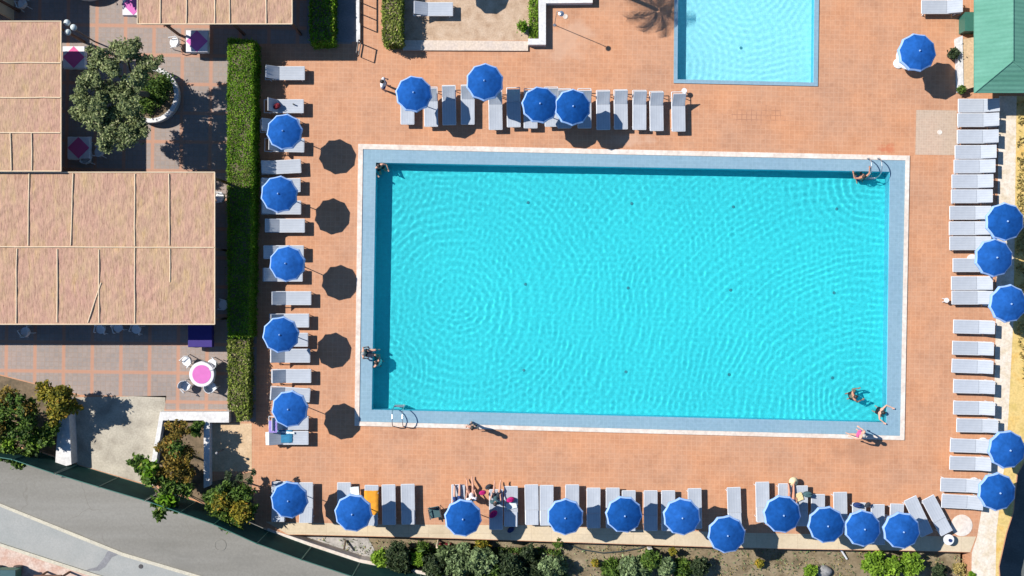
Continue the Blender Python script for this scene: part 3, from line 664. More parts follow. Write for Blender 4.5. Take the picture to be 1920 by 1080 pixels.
# ------------------------------------------------------------------ towels, bags and small things
def towel(px, py, w, l, ang, z, mat, label, cat='towel', drop=.0):
    m = MB(); nx, ny = 8, 12
    for top in (0,1):
        for j in range(ny+1):
            for i in range(nx+1):
                u, v = i/nx-.5, j/ny-.5; e = max(0, abs(u)-.42)*2.5*drop
                m.v.append((u*w+random.uniform(-.008,.008), v*l+random.uniform(-.008,.008), .012*top+.012*math.sin(v*23+u*9)*math.cos(u*17)-e))
    N = (nx+1)*(ny+1)
    for j in range(ny):
        for i in range(nx): q = j*(nx+1)+i; m.f.append((q+nx+1,q+nx+2,q+1,q)); m.f.append((N+q,N+q+1,N+q+nx+2,N+q+nx+1))
    o = m.build(cat, mat, smooth=True, loc=P(px,py,z)); o.rotation_euler = (0,0,R(ang)); return tag(o, label, cat)
towel(696,943,.68,1.18,0,.45,'towel_orange','bright orange towel spread over a bottom row lounger', drop=.3)
towel(665,921,.42,.42,5,.47,'towel_white','white folded towel above the second umbrella of the bottom row')
towel(512,800,.40,.58,0,.85,'towel_purple','purple towel over an upright backrest beside the hedge')
towel(505,822,.36,.62,2,.56,'towel_white','pale towel at the head of the lowest hedge side lounger')
towel(534,818,.72,.62,0,.46,'towel_blue','deep blue towel on the lowest lounger beside the hedge', drop=.2)
towel(540,811,.62,.09,-4,.48,'towel_white','narrow white cloth strip lying on the deep blue towel')
towel(1497,932,.42,.38,20,.47,'cloth_yellow','pale yellow towel between two bottom row loungers')
towel(959,948,.5,.3,10,.46,'towel_white','crumpled white towel below the fuchsia beach bag')
def bag(px, py, z, s, mat, label, name='beach_bag'):
    root = empty(name, P(px,py,z), random.random()*.8); tag(root, label, 'bag')
    m = MB(); m.lathe([(.10*s,0),(.19*s,.02*s),(.20*s,.16*s),(.15*s,.26*s),(.10*s,.25*s)], 14, sy=.62); m.build('body', mat, root, smooth=True)
    for d in (-.05,.05): MB().tube([(-.09*s,d*s,.24*s),(-.05*s,d*s,.36*s),(.05*s,d*s,.36*s),(.09*s,d*s,.24*s)], .012*s, 6).build('handle', mat, root)
bag(905,923,.44,.9,'cloth_fuchsia','fuchsia beach bag between the third umbrella and the seated sunbathers')
bag(957,936,.44,1.0,'cloth_fuchsia','fuchsia beach bag on a lounger right of the sunbathers')
bag(925,963,.44,1.15,'cloth_fuchsia','shaded fuchsia beach bag right of the third bottom umbrella')
bag(520,200,.47,1.0,'cloth_red','dark red bag on a lounger near the top of the hedge')
bag(916,912,0,.9,'cloth_dark','small black bag on the deck between sunbathers')
bag(958,992,.10,1.0,'cloth_navy','navy bag on the kerb under the bottom row loungers')
bag(1513,926,.44,1.15,'cloth_teal','grey bag on a lounger beside the pale yellow towel')
bag(1606,946,.45,1.0,'cloth_navy','navy bag on the foot of a lounger near the tenth umbrella')
bag(1626,946,.42,.8,'cloth_dark','black bag beside a navy bag in the bottom row')
# sun hat
tag(MB().lathe([(.0,.11),(.08,.105),(.10,.03),(.22,.0),(.225,.008),(.11,.04),(.0,.12)], 20, cap=False).build('sun_hat', 'straw', smooth=True, loc=P(1488,903,.44)), 'pale straw sun hat on a lounger in the bottom row', 'hat')

def folding_chair(px, py, rz, fab, fr, label, name='folding_chair'):
    root = empty(name, P(px,py), rz); tag(root, label, 'chair')
    MB().box(-.26,-.25,.38,.26,.22,.41).build('seat', fab, root); M = Matrix.Translation((0,.24,.40)) @ Matrix.Rotation(R(-15),4,'X')
    MB().box(-.26,-.015,0,.26,.015,.5,M).build('backrest', fab, root)
    for x in (-.27,.27):
        MB().tube([(x,-.24,0),(x,.2,.6)], .014, 6).build('leg', fr, root); MB().tube([(x,.24,0),(x,-.2,.58)], .014, 6).build('leg', fr, root)
        MB().box(x-.025,-.25,.58,x+.025,.25,.61).build('armrest', fr, root)
folding_chair(817,958,.2,'cloth_teal','dark_metal','dark green folding chair left of the third bottom umbrella')

def plastic_chair(px, py, rz, label, first=[]):
    if not first:
        root = empty('plastic_chair')
        MB().lathe([(.0,.42),(.20,.42),(.235,.44),(.235,.455),(.20,.44),(.0,.44)], 16).build('seat', 'white_plastic', root, smooth=True)
        m = MB(); n = 9
        for k in range(n+1):
            a = R(200+140*k/n); 
            for r, z in ((.235,.45),(.26,.80),(.28,.80),(.25,.45)): m.v.append((r*math.cos(a), r*math.sin(a), z-(.14 if k in (0,n) else 0) if z > .5 else z))
        for k in range(n):
            for j in range(4): a, b = 4*k+j, 4*k+(j+1) % 4; m.f.append((a,b,b+4,a+4))
        m.f += [(3,2,1,0), tuple(4*n+j for j in range(4))]
        m.build('backrest', 'white_plastic', root)
        for s in (-1,1):
            MB().tube([(s*.23,-.12,.63),(s*.25,.2,.63),(s*.24,.22,.44)], .022, 6).build('armrest', 'white_plastic', root)
            for y in (-.18,.18): MB().tube([(s*.17,y,.43),(s*.21,y*1.2,0)], .022, 6).build('leg', 'white_plastic', root)
        first.append(root); o = root
    else: o = copy_tree(first[0])
    place(o, P(px,py), rz); o.location.z = 0
    return tag(o, label, 'chair', 'white plastic chairs on the patio')
def cloth(px, py, z, shape, w, mat, label, rot=0, drop=.22, name='tablecloth'):
    m = MB(); n = 48; rings = [(.0,0),(.5,0),(.97,0),(1.0,-.01),(1.03,-drop*.5),(1.06,-drop)] if drop else [(.0,0),(.5,0),(.985,0),(1,-.004)]
    for i, (f, dz) in enumerate(rings):
        for k in range(n):
            a = 2*math.pi*k/n; c, s = math.cos(a), math.sin(a)
            if shape == 'round': r = w
            else: r = w/max(abs(c), abs(s))
            wv = 1 + (.02*math.sin(a*9) if i > 3 and drop else 0); m.v.append((r*f*c*wv, r*f*s*wv, dz))
    for i in range(len(rings)-1):
        for k in range(n): a, b = i*n+k, i*n+(k+1) % n; m.f.append((a+n,b+n,b,a))
    o = m.build(name, mat, loc=P(px,py,z)); o.rotation_euler = (0,0,R(rot)); return tag(o, label, 'tablecloth')
def table(px, py, shape, w, label):
    root = empty('patio_table', P(px,py,.75)); root.location.z = 0; tag(root, label, 'table')
    if shape == 'round': MB().lathe([(.0,.70),(w,.70),(w,.735),(.0,.735)], 28).build('tabletop', 'white_plastic', root)
    else: MB().box(-w,-w,.70,w,w,.735).build('tabletop', 'white_plastic', root)
    for x in (-1,1):
        for y in (-1,1): MB().tube([(x*w*.6,y*w*.6,.70),(x*w*.72,y*w*.72,0)], .022, 6).build('leg', 'white_plastic', root)
table(378,702,'round',.56,'round patio table by the hedge, ringed by four chairs'); cloth(378,702,.742,'round',.60,'cloth_white','round white cloth on the table with four chairs'); cloth(378,702,.752,'round',.45,'cloth_pink','round pink overlay on the white round tablecloth',drop=.0)
for i, (x, y, a, l) in enumerate([(356,676,-225,'upper left'),(403,681,-315,'upper right'),(353,722,-135,'lower left'),(401,724,-45,'lower right')]):
    plastic_chair(x, y, R(a+ (180 if False else 0)) + math.pi*0, f'white plastic chair at the {l} of the round pink table')
for (x, y, l, pm) in [(369,77,'sunlit square table below the top pergola','cloth_pink'),(138,107,'half shaded square table beside the tall pergola','cloth_rose'),(147,277,'shaded square table below the olive tree','cloth_rose'),(250,8,'square table at the top edge beside the pergola','cloth_pink')]:
    table(x, y, 'square', .50, l); cloth(x, y, .742, 'square', .52, 'cloth_white', 'white cloth on the ' + l, rot=0); cloth(x, y, .752, 'square', .37, pm, 'pink overlay cloth on the ' + l, rot=45, drop=0)
table(375,628,'square',.5,'table with purple cloth under the edge of the largest pergola'); cloth(375,628,.742,'square',.58,'cloth_purple','dark purple cloth under the edge of the largest pergola')
plastic_chair(56,621,R(30),'white plastic chair half under the largest pergola at left')
plastic_chair(196,616,R(170),'first white plastic chair in the shade of the largest pergola'); plastic_chair(228,613,R(200),'second white plastic chair in the shade of the largest pergola'); plastic_chair(262,616,R(160),'third white plastic chair in the shade of the largest pergola')
plastic_chair(333,84,R(100),'white plastic chair left of the sunlit square table'); plastic_chair(170,300,R(0),'white plastic chair below the shaded square table'); plastic_chair(193,287,R(80),'white plastic chair right of the shaded square table')
plastic_chair(418,372,R(90),'white plastic chair squeezed between the pergola and the hedge, upper'); plastic_chair(424,571,R(80),'white plastic chair squeezed between the pergola and the hedge, lower')
plastic_chair(50,12,R(20),'white plastic chair in deep shade at the top left')
# round table by the bar
root = empty('round_table', P(1704,107,.74)); root.location.z = 0; tag(root, 'round white table under the lone umbrella by the bar', 'table')
MB().lathe([(.0,.70),(.60,.70),(.61,.72),(.60,.74),(.0,.74)], 32).build('tabletop', 'white_plastic', root); MB().tube([(0,0,0),(0,0,.7)], .05).build('pedestal', 'white_plastic', root)
MB().lathe([(.0,0),(.3,0),(.28,.04),(.0,.05)], 20).build('foot', 'white_plastic', root)
# small round table with an item at the slanted loungers
def side_table(px, py, r, h, label, item=None):
    root = empty('side_table', P(px,py,h)); root.location.z = 0; tag(root, label, 'table')
    MB().lathe([(.0,h-.03),(r,h-.03),(r,h),(.0,h)], 20).build('tabletop', 'white_plastic', root)
    for k in range(3): a = 2.1*k; MB().tube([(r*.5*math.cos(a),r*.5*math.sin(a),h-.03),(r*.85*math.cos(a),r*.85*math.sin(a),0)], .018, 6).build('leg', 'white_plastic', root)
side_table(1779,1012,.26,.42,'small round white table beside the slanted loungers'); side_table(1283,170,.13,.40,'tiny round white table at the corner of the small pool')
side_table(503,375,.001+.2,.4,'small white table in the hedge shade under the second umbrella'); side_table(1775,563,.12,.4,'tiny white table at the foot of a lounger right of the pool')
tag(MB().lathe([(.0,0),(.07,0),(.08,.06),(.07,.06),(.06,.012),(.0,.01)], 14).build('ashtray', 'cloth_navy', loc=P(1781,1013,.42)), 'dark round ashtray on the small round white table', 'ashtray')
tag(MB().tube([(0,0,0),(0,0,.16)], .035).build('bottle', 'dark_plastic', loc=P(551,196,.42)), 'dark bottle on a lounger near the top of the hedge', 'bottle')
# pale parasol cover rolled out on the corner
tag(MB().lathe([(.0,.03),(.4,.02),(.52,.0),(.53,.01),(.0,.05)], 22).build('round_mat', 'border_stone', loc=P(1803,985,.012)), 'round pale mat on the corner paving right of the slanted loungers', 'mat')
# dark planter with plant by the bar
def pot_plant(px, py, r, h, lm, label, pm='dark_plastic', n=500, ls=.09, name='potted_plant'):
    root = empty(name, P(px,py)); tag(root, label, 'plant')
    MB().lathe([(r*.7,0),(r,h),(r*.9,h),(r*.85,h-.04),(.0,h-.04)], 18).build('pot', pm, root)
    leaves('foliage', [(0,0,h+r*.6)], [r*1.15], n, ls, lm, root, shell=.2)
pot_plant(1781,104,.22,.35,'leaf_dark','dark potted plant right of the lone umbrella'); pot_plant(1797,170,.16,.25,'leaf_green','small green potted plant at the lower corner of the bar'); pot_plant(980,53,.22,.30,'leaf_hedge','round green potted shrub on the upper terrace','pot_green',700,.07)
tag(MB().lathe([(.0,0),(.05,0),(.05,.4),(.0,.42)], 10).build('tap_stand','white_plastic', loc=P(1797,84)), 'white tap stand at the edge of the raised beige slab', 'tap stand')

# shower
root = empty('outdoor_shower', P(1040,47)); tag(root, 'slim outdoor shower pole casting a long shadow by the white wall', 'shower')
MB().tube([(0,0,0),(0,0,2.55),(.06,-.05,2.66),(.18,-.12,2.66)], .018, 8).build('pole', 'steel', root); MB().lathe([(.02,0),(.13,-.05),(.13,-.06),(.0,-.06)], 14, c=(.2,-.13,2.66)).build('shower_head', 'steel', root); MB().lathe([(.0,0),(.09,0),(.07,.03),(.0,.03)],14).build('base','steel',root)
# globe lamp
root = empty('globe_lamp', P(130,50,2.9)); root.location.z = 0; tag(root, 'lamp post with three white globes beside the tall pergola', 'lamp')
MB().tube([(0,0,0),(0,0,2.7)], .04).build('pole', 'dark_metal', root)
for (x, y) in ((-.16,.22),(.14,.0),(-.13,-.22)): 
    MB().tube([(0,0,2.5),(x,y,2.62)], .02, 6).build('arm', 'dark_metal', root); MB().ball((x,y,2.76), .15, 16).build('globe', 'globe_glass', root, smooth=True)
# thin lamp post near the gate paving
root = empty('garden_lamp', P(420,842)); tag(root, 'thin garden lamp post on the beige paving', 'lamp'); MB().tube([(0,0,0),(0,0,1.2)], .02).build('pole','dark_metal',root); MB().ball((0,0,1.25), .07, 12).build('lamp_head','grey_metal',root,smooth=True)

# garden hose along the kerb
hp = [(1062,1018),(1090,1030),(1130,1037),(1165,1034),(1200,1028),(1215,1022)]
tag(MB().tube([P(x,y,LG+.05) for x, y in hp], .035, 8).build('garden_hose', 'dark_plastic'), 'dark hose sagging across the bare garden below the kerb', 'hose')
tag(MB().tube([P(1570,1020,LG+.25), P(1588,1048,LG+.06)], .05, 8).build('pipe', 'white_plastic'), 'short white pipe lying in the garden under the umbrellas', 'pipe')
for (px, py, s, l) in ((1545,1072,.40,'grey boulder at the bottom edge among the garden plants'), (845,1062,.18,'small pale rock between the tall grasses')):
    m = MB(); m.ball((0,0,.0), s, 14, (1,.8,.7)); m.v = [(x*(1+.12*math.sin(7*y+3*z)), y*(1+.1*math.cos(9*x)), z) for x, y, z in m.v]; tag(m.build('rock','rock',smooth=True,loc=P(px,py,LG+.05)), l, 'rock')
# stakes in the garden by the kerb
tag(MB().tube([P(822,1012,LG), P(822,1016,LG)+Vector((0,0,1.1))], .05, 8).build('wooden_stake','pale_wood'), 'pale wooden stake standing against the kerb wall', 'stake')
tag(MB().box(-.09,-.09,0,.09,.09,.5).build('garden_post','white_paint',loc=P(1217,1027,LG)), 'short white post in the garden at the end of the hose', 'post')
tag(MB().box(-.3,-.02,0,.3,.02,.35).build('edging_board','cloth_red',loc=P(835,1018,LG)), 'small red board leaning by the wooden stake', 'board')
tag(MB().tube([P(648,1013,LG+.1), P(645,1030,LG+.5)], .05, 8).build('broken_branch','bark'), 'dark broken branch in the gravel below the second umbrella', 'branch')
sheet_g = MB().prism(PP([(570,1005),(690,1008),(720,1062),(675,1048),(584,1020),(545,1005)], LG), LG+.02, LG+.02).build('gravel_strip', 'gravel'); struct(sheet_g)

# ladders
def ladder(cx, cyo, sgn, label):
    """cx: pixel x of the middle, cyo: pixel y of the outer foot, sgn +1 pool lies below in the photo"""
    root = empty('pool_ladder', P(cx,cyo)); tag(root, label, 'pool ladder'); d = -sgn
    rec = []
    for s in (-1,1):
        pts = [(s*.25,0,.03)] + [(s*.25, d*(.46-.46*math.cos(math.pi*k/8)), .03+.72*math.sin(math.pi*k/8)**.7) for k in range(1,8)] + [(s*.25,d*.95,-.1),(s*.25,d*.95,-.80)]
        rec.append(MB().tube(pts, .024, 8).build('rail', 'steel', root))
    for z in (-.22,-.46,-.70): rec.append(MB().box(-.25,d*.95-.04,z,.25,d*.95+.04,z+.03).build('step', 'steel', root))
    for o in rec: o.cycles.is_caustics_receiver = True
ladder(1634,297,1,'steel pool ladder at the top right corner of the large pool'); ladder(748,799,-1,'steel pool ladder at the bottom left corner of the large pool')

# ------------------------------------------------------------------ hedges and plants
def hedge(pts, h, mat, n, label, size=.075, zb=0):
    """pts: photo outline of the hedge top"""
    poly = [P(x,y,h) for x, y in pts]; c = sum(poly, Vector())/len(poly); c.z = zb; root = empty('hedge', c); tag(root, label, 'hedge')
    loc = [((p.x-c.x), (p.y-c.y)) for p in poly]; m = MB(); k = .90
    xs = [p[0] for p in loc]; ys = [p[1] for p in loc]; sx = 1-.12/max(xs); sy = 1-.12/max(ys)
    MB().prism([(x*sx, y*sy) for x, y in loc], .0, h-.10).build('stems', 'bark', root)
    x0,x1,y0,y1 = min(xs),max(xs),min(ys),max(ys); pts_ = []
    L = np.array(loc); 
    def inside(p): 
        r = False; j = len(loc)-1
        for i in range(len(loc)):
            if (loc[i][1] > p[1]) != (loc[j][1] > p[1]) and p[0] < (loc[j][0]-loc[i][0])*(p[1]-loc[i][1])/(loc[j][1]-loc[i][1]+1e-9)+loc[i][0]: r = not r
            j = i
        return r
    per = sum((Vector(loc[i]) - Vector(loc[i-1])).length for i in range(len(loc))); area = (x1-x0)*(y1-y0); fr = area/(area+per*h)
    nt = int(n*fr); q = 0
    while q < nt:
        p = (random.uniform(x0,x1), random.uniform(y0,y1))
        if inside(p): 
            bumpz = .05*math.sin(p[0]*5+p[1]*3.1)*math.cos(p[1]*4.3); pts_.append((p[0]+random.gauss(0,.015), p[1], h-.05+bumpz+random.gauss(0,.035))); q += 1
    for i in range(len(loc)):
        a, b = Vector(loc[i-1]), Vector(loc[i]); kk = int((n-nt)*(a-b).length/per)
        for _ in range(kk): g = a.lerp(b, random.random()); pts_.append((g.x*(1-.03/ max(.3,abs(x1)))+random.gauss(0,.045)+.03*math.sin(g.y*4.1)*math.cos(g.y*1.7), g.y+random.gauss(0,.045), random.uniform(.02,h-.02)))
    leaf_quads('foliage', np.array(pts_), size, mat, root, up=.5)
    return root
hedge([(427,72),(475,76),(473,330),(467,630),(427,630),(426,330)], 1.38, 'leaf_hedge', 60000, 'long clipped green hedge between the patio and the left loungers', .055)
hedge([(427,632),(466,632),(465,786),(446,788),(440,770),(428,768)], .95, 'leaf_hedge_dry', 8500, 'patchy dry end of the long hedge beside the round pink table')
hedge([(580,-60),(625,-60),(624,78),(581,80)], 1.15, 'leaf_hedge', 8000, 'dark shaded hedge right of the top pergola')
hedge([(716,-60),(752,-60),(752,78),(718,80)], 1.2, 'leaf_hedge_dry', 8500, 'green and brown hedge at the left edge of the upper terrace')
hedge([(993,-60),(1008,-60),(1008,66),(994,68)], .25, 'leaf_lime', 2600, 'narrow bright green planting strip inside the white low wall', .06)

def tree(name, base, clumps, n, size, mat, label, cat='tree', trunk=.10, zb=0.0, extra=None, limbs=True):
    """clumps: (px, py, z, radius m) in the photo"""
    b = P(*base, zb); root = empty(name, b); tag(root, label, cat)
    C = [P(x,y,z)-b for x, y, z, r in clumps]; Rd = [(r*.82, r*.82, r*.65) for *_, r in clumps]
    C0 = list(C)
    for c, (*_, r) in zip(C0, clumps):
        for k in range(5):
            a = random.random()*6.28; e = random.uniform(-.2,1.2); q = r*random.uniform(.22,.38)
            C.append(c + Vector((math.cos(a)*math.cos(e), math.sin(a)*math.cos(e), math.sin(e)*.8))*r*random.uniform(.75,1.1)); Rd.append((q,q,q*.8))
    m = MB(); zt = max(.25, min(c.z for c in C)*.6); bend = sum(C, Vector())/len(C)
    fork = Vector((bend.x*.25, bend.y*.25, zt))
    m.tube([(0,0,0), fork*.5+Vector((.02,.03,0)), fork], trunk, 8, r1=trunk*.7); m.build('trunk', 'bark', root, smooth=True)
    if limbs:
        m = MB()
        for c in C0: m.tube([fork, fork.lerp(c,.5)+Vector((random.uniform(-.1,.1),random.uniform(-.1,.1),.05)), c], trunk*.45, 6, r1=trunk*.12)
        m.build('limbs', 'bark', root)
    leaves('crown', [tuple(c) for c in C], Rd, n, size, mat, root, shell=.25, zmin=.03)
    n2 = n
    if extra: leaves('crown', [tuple(P(x,y,z)-b) for x, y, z, r in extra[0]], [(r,r,r*.75) for *_, r in extra[0]], extra[1], size, extra[2], root, shell=.2, zmin=.03)
    return root
# olive in the round planter
ol = [(190,110,3.6,.62),(235,95,3.7,.62),(275,120,3.5,.58),(170,150,3.7,.58),(158,190,3.6,.55),(175,225,3.5,.6),(205,255,3.5,.58),(240,255,3.5,.6),(262,245,3.3,.5),(262,150,3.2,.45),(255,150,3.9,.5),(240,200,4.0,.5),(210,130,4.0,.45),(185,195,3.9,.45),(205,170,3.4,.6),(215,215,3.3,.6),(235,175,3.3,.55),(255,225,3.2,.55),(150,210,3.3,.4),(200,275,3.3,.35),(255,85,3.4,.35)]
tree('olive_tree', (283,180), ol, 24000, .09, 'leaf_olive', 'grey green olive tree spreading from the round white planter', trunk=.17, zb=.4)
def planter(px, py, r, label, lm, n):
    root = empty('round_planter', P(px,py)); tag(root, label, 'planter')
    MB().lathe([(r*.95,0),(r,.5),(r-.02,.55),(r-.22,.55),(r-.25,.42),(.0,.40)], 40, cap=False).build('rim', 'white_paint', root, smooth=False)
    MB().lathe([(.0,.45),(r-.24,.43)], 32, cap=False).build('soil', 'bed_soil', root)
    leaves('foliage', [(random.uniform(-.5,.5)*r,random.uniform(-.5,.5)*r,.62) for _ in range(9)], [r*.36]*9, n, .09, lm, root, shell=.1, zmin=.46)
planter(289,181,1.38,'round white planter under the olive tree','leaf_green',3200)
planter(168,-52,1.5,'round white planter with shrub at the top edge','leaf_dark',3000)
tree('garden_tree', (160,-60), [(150,-70,2.6,.9),(190,-60,2.5,.9),(215,-50,2.3,.6),(120,-90,2.5,.8)], 5000, .13, 'leaf_dark', 'dark leafy tree just beyond the top edge', trunk=.12, zb=.4)
# shrubs left of the driveway
tree('lemon_tree', (95,765), [(110,748,1.9,.72),(85,735,1.7,.5),(132,762,1.6,.5),(105,775,1.6,.5),(122,738,1.7,.45)], 4200, .11, 'leaf_yellow', 'rounded yellow green tree left of the concrete driveway', trunk=.07)
tree('orange_tree', (30,785), [(20,760,1.9,.8),(55,770,1.8,.6),(10,800,1.7,.7),(45,810,1.7,.65),(-20,780,1.8,.8)], 5200, .11, 'leaf_green', 'dense dark green fruit tree at the left edge', trunk=.08, extra=([(15,745,2.1,.5),(50,765,2.0,.4),(-5,800,2.0,.5)], 1500, 'leaf_autumn'))
tree('fruit_shrub', (80,815), [(80,818,1.2,.55),(100,800,1.2,.4),(60,840,1.1,.5),(15,845,1.2,.6),(35,868,1.0,.4)], 3600, .12, 'leaf_green', 'low leafy shrub between the left tree and the mesh fence', 'shrub', trunk=.05)
tree('bright_shrub', (20,828), [(18,828,1.5,.34),(60,825,1.45,.26),(40,806,1.6,.25)], 900, .11, 'leaf_lime', 'small lime green shrub among the darker left shrubs', 'shrub', trunk=.04)
# trees right of the driveway
tree('maple_tree', (345,850), [(335,805,1.9,.5),(322,835,2.1,.62),(350,850,1.9,.5),(325,870,2.0,.6),(345,885,1.8,.5),(300,895,1.8,.5)], 5200, .11, 'leaf_autumn', 'yellow brown autumn tree between the driveway and the white wall', trunk=.08, extra=([(320,910,1.8,.5),(345,915,1.6,.45),(330,840,2.3,.35)], 1800, 'leaf_green'))
tree('fig_tree', (300,905), [(262,865,1.9,.42),(285,890,2.0,.5),(310,935,2.0,.55),(300,960,1.7,.32),(272,880,2.1,.4),(320,945,1.8,.4)], 2800, .15, 'leaf_green', 'green tree leaning over the gate towards the road', trunk=.07, extra=([(280,880,2.2,.4),(310,940,2.2,.4)], 700, 'leaf_hedge'))
tree('round_shrub', (368,805), [(366,806,.6,.33),(374,798,.5,.25)], 1300, .08, 'leaf_green', 'small round green shrub inside the white walled bed', 'shrub', trunk=.03)
tree('laurel_shrub', (440,940), [(425,930,1.3,.65),(455,925,1.25,.6),(410,955,1.3,.55),(440,965,1.3,.6),(462,960,1.2,.5),(430,985,1.1,.4),(395,935,1.1,.4)], 6500, .11, 'leaf_green', 'broad olive green shrub at the lower left corner of the deck', 'shrub', trunk=.07, extra=([(450,960,1.5,.5),(415,940,1.5,.5)], 2400, 'leaf_yellow'))
tree('bare_shrub', (455,905), [(450,895,1.6,.16),(470,900,1.6,.14),(430,890,1.5,.16),(475,885,1.8,.12),(440,910,1.4,.2)], 350, .14, 'leaf_dark', 'sparse dark shrub behind the laurel by the beige paving', 'shrub', trunk=.05)
# garden plants below the kerb (px, py, z, r, mat, n, size, label)
GP = [
 (712,1047,.2,.42,'leaf_lime',900,.10,'lime green shrub at the foot of the white garden wall'),
 (745,1045,.3,.62,'leaf_dark',2600,.10,'dark green rounded shrub right of the lime green one'),
 (783,1050,.1,.30,'leaf_lime',700,.12,'pale lime upright shrub below the wooden stake'),
 (812,1062,.2,.50,'leaf_dark',1700,.10,'dark shrub left of the tall grey green grasses'),
 (858,1058,.3,.52,'leaf_grey',2000,.13,'grey green shrub under the third bottom umbrella'),
 (868,1030,.0,.34,'leaf_grey',900,.11,'small grey green shrub against the kerb wall'),
 (905,1052,.4,.58,'leaf_grey',2400,.13,'tall silvery green shrub in the middle of the garden bed'),
 (955,1062,.3,.62,'leaf_dark',2400,.10,'nearly black shrub right of the silvery green one'),
 (990,1040,.0,.38,'leaf_dark',1100,.09,'low dark shrub with pale stems near the kerb wall'),
 (1030,1062,.2,.48,'leaf_grey',1500,.12,'loose grey green shrub left of the bare ground'),
 (1046,1018,-.1,.22,'leaf_green',500,.09,'little green plant growing against the kerb under the fourth umbrella'),
 (1116,1056,-.4,.20,'leaf_yellow',350,.09,'little yellow plant on the bare garden soil'),
 (1178,1062,.2,.52,'leaf_grey',2000,.12,'pale green shrub below the fifth bottom umbrella'),
 (1222,1050,.3,.46,'leaf_green',1700,.12,'mid green shrub at the white garden post'),
 (1250,1062,.2,.44,'leaf_grey',1400,.12,'pale shrub between the mid green and dark garden shrubs'),
 (1262,1034,.0,.18,'leaf_yellow',300,.10,'small yellow tipped sprig near the kerb wall'),
 (1312,1064,.1,.46,'leaf_dark',1700,.10,'dark low shrub left of the overhanging umbrella'),
 (1424,1056,-.4,.22,'leaf_yellow',450,.09,'small yellow green plant right of the overhanging umbrella'),
 (1520,1072,-.2,.32,'leaf_lime',700,.11,'light green plant left of the grey boulder'),
 (1640,1058,.1,.58,'leaf_lime',1900,.12,'bright lime bush below the tenth umbrella'),
 (1672,1062,.2,.46,'leaf_lime',1700,.12,'bright lime bush in the middle of three'),
 (1706,1058,.1,.56,'leaf_lime',1600,.12,'bright lime bush below the rightmost bottom umbrella'),
 (1760,1072,-.1,.34,'leaf_dark',1000,.09,'dark shrub right of the bright lime bushes'),
 (1800,1066,-.3,.32,'leaf_dry',700,.08,'straw coloured tuft at the corner of the garden'),
 (1822,1078,.0,.2,'leaf_hedge',350,.08,'small green tuft at the foot of the stone path')]
for (px, py, z, r, mt, n, sz, lab) in GP:
    q = P(px,py,z); f = H/(H-LG) ; bx, by = 960+(px-960)*(H-z)/(H-LG), 540+(py-540)*(H-z)/(H-LG)
    s = S*r
    cl = [(px,py,z,r*.7)] + [(px+s*.55*math.cos(a), py+s*.55*math.sin(a), z-.15+random.uniform(-.15,.15), r*.42) for a in [k*1.05+random.random() for k in range(6)]]
    tree('garden_shrub', (bx,by), [(x,y,z_,r_*(1.5 if px < 1060 else 1.3)) for x,y,z_,r_ in cl], int(n*(2.0 if px < 1060 else 1.6)), sz, mt, lab, 'shrub', trunk=.03, zb=LG)
def tuft(px, py, z, r, n, size, mat, lab):
    b = P(960+(px-960)*(H-z)/(H-LG), 540+(py-540)*(H-z)/(H-LG), LG); root = empty('grass_clump', b); tag(root, lab, 'plant')
    m = MB()
    v = []; 
    for k in range(n):
        a = random.random()*6.28; q = r*random.random()**.6; h = (z-LG)*(1.15-.6*q/r)*random.uniform(.35,1); v.append((q*math.cos(a), q*math.sin(a), h))
    leaf_quads('blades', np.array(v), size, mat, root, up=.1, elong=3.6, stand=.6)
    for k in range(5): a = k*1.3; m.tube([(0,0,0),(r*.4*math.cos(a),r*.4*math.sin(a),(z-LG)*.6)], .02, 5, r1=.008)
    m.build('stems', 'bark', root); return root
for a_ in [(790,1032,.1,.28,380,.10,'leaf_green','small upright grass clump left of the pale stake'),
 (838,1046,.3,.44,950,.12,'leaf_grey','feathery grey grass clump right of the pale stake'),
 (880,1060,.5,.50,1200,.13,'leaf_grey','tall feathery grass clump at the bottom edge under the third umbrella'),
 (928,1070,.4,.50,1100,.13,'leaf_green','tall green grass clump at the bottom edge near the black shrub'),
 (905,1026,.1,.32,600,.11,'leaf_yellow','yellow green grass clump against the kerb wall'),
 (1008,1072,.2,.45,900,.12,'leaf_dark','dark grass clump at the bottom edge before the bare soil'),
 (1048,1066,.2,.40,800,.12,'leaf_grey','pale grass clump with dark stems before the bare soil'),
 (1150,1072,.2,.45,900,.13,'leaf_green','bright grass clump at the bottom edge below the fifth umbrella'),
 (1205,1070,.3,.48,1000,.13,'leaf_grey','silvery grass clump at the bottom edge below the hose end'),
 (1282,1072,.2,.44,900,.12,'leaf_green','grass clump at the bottom edge left of the overhanging umbrella'),
 (760,1072,.3,.46,900,.12,'leaf_dark','dark grass clump at the bottom edge by the white garden wall'),
 (820,1074,.3,.45,900,.12,'leaf_green','green grass clump at the bottom edge below the pale stake'),
 (968,1078,.3,.5,1000,.12,'leaf_dark','dark feathery clump at the bottom edge in the dense planting')]: tuft(*a_[:4], a_[4], a_[5], a_[6], a_[7])
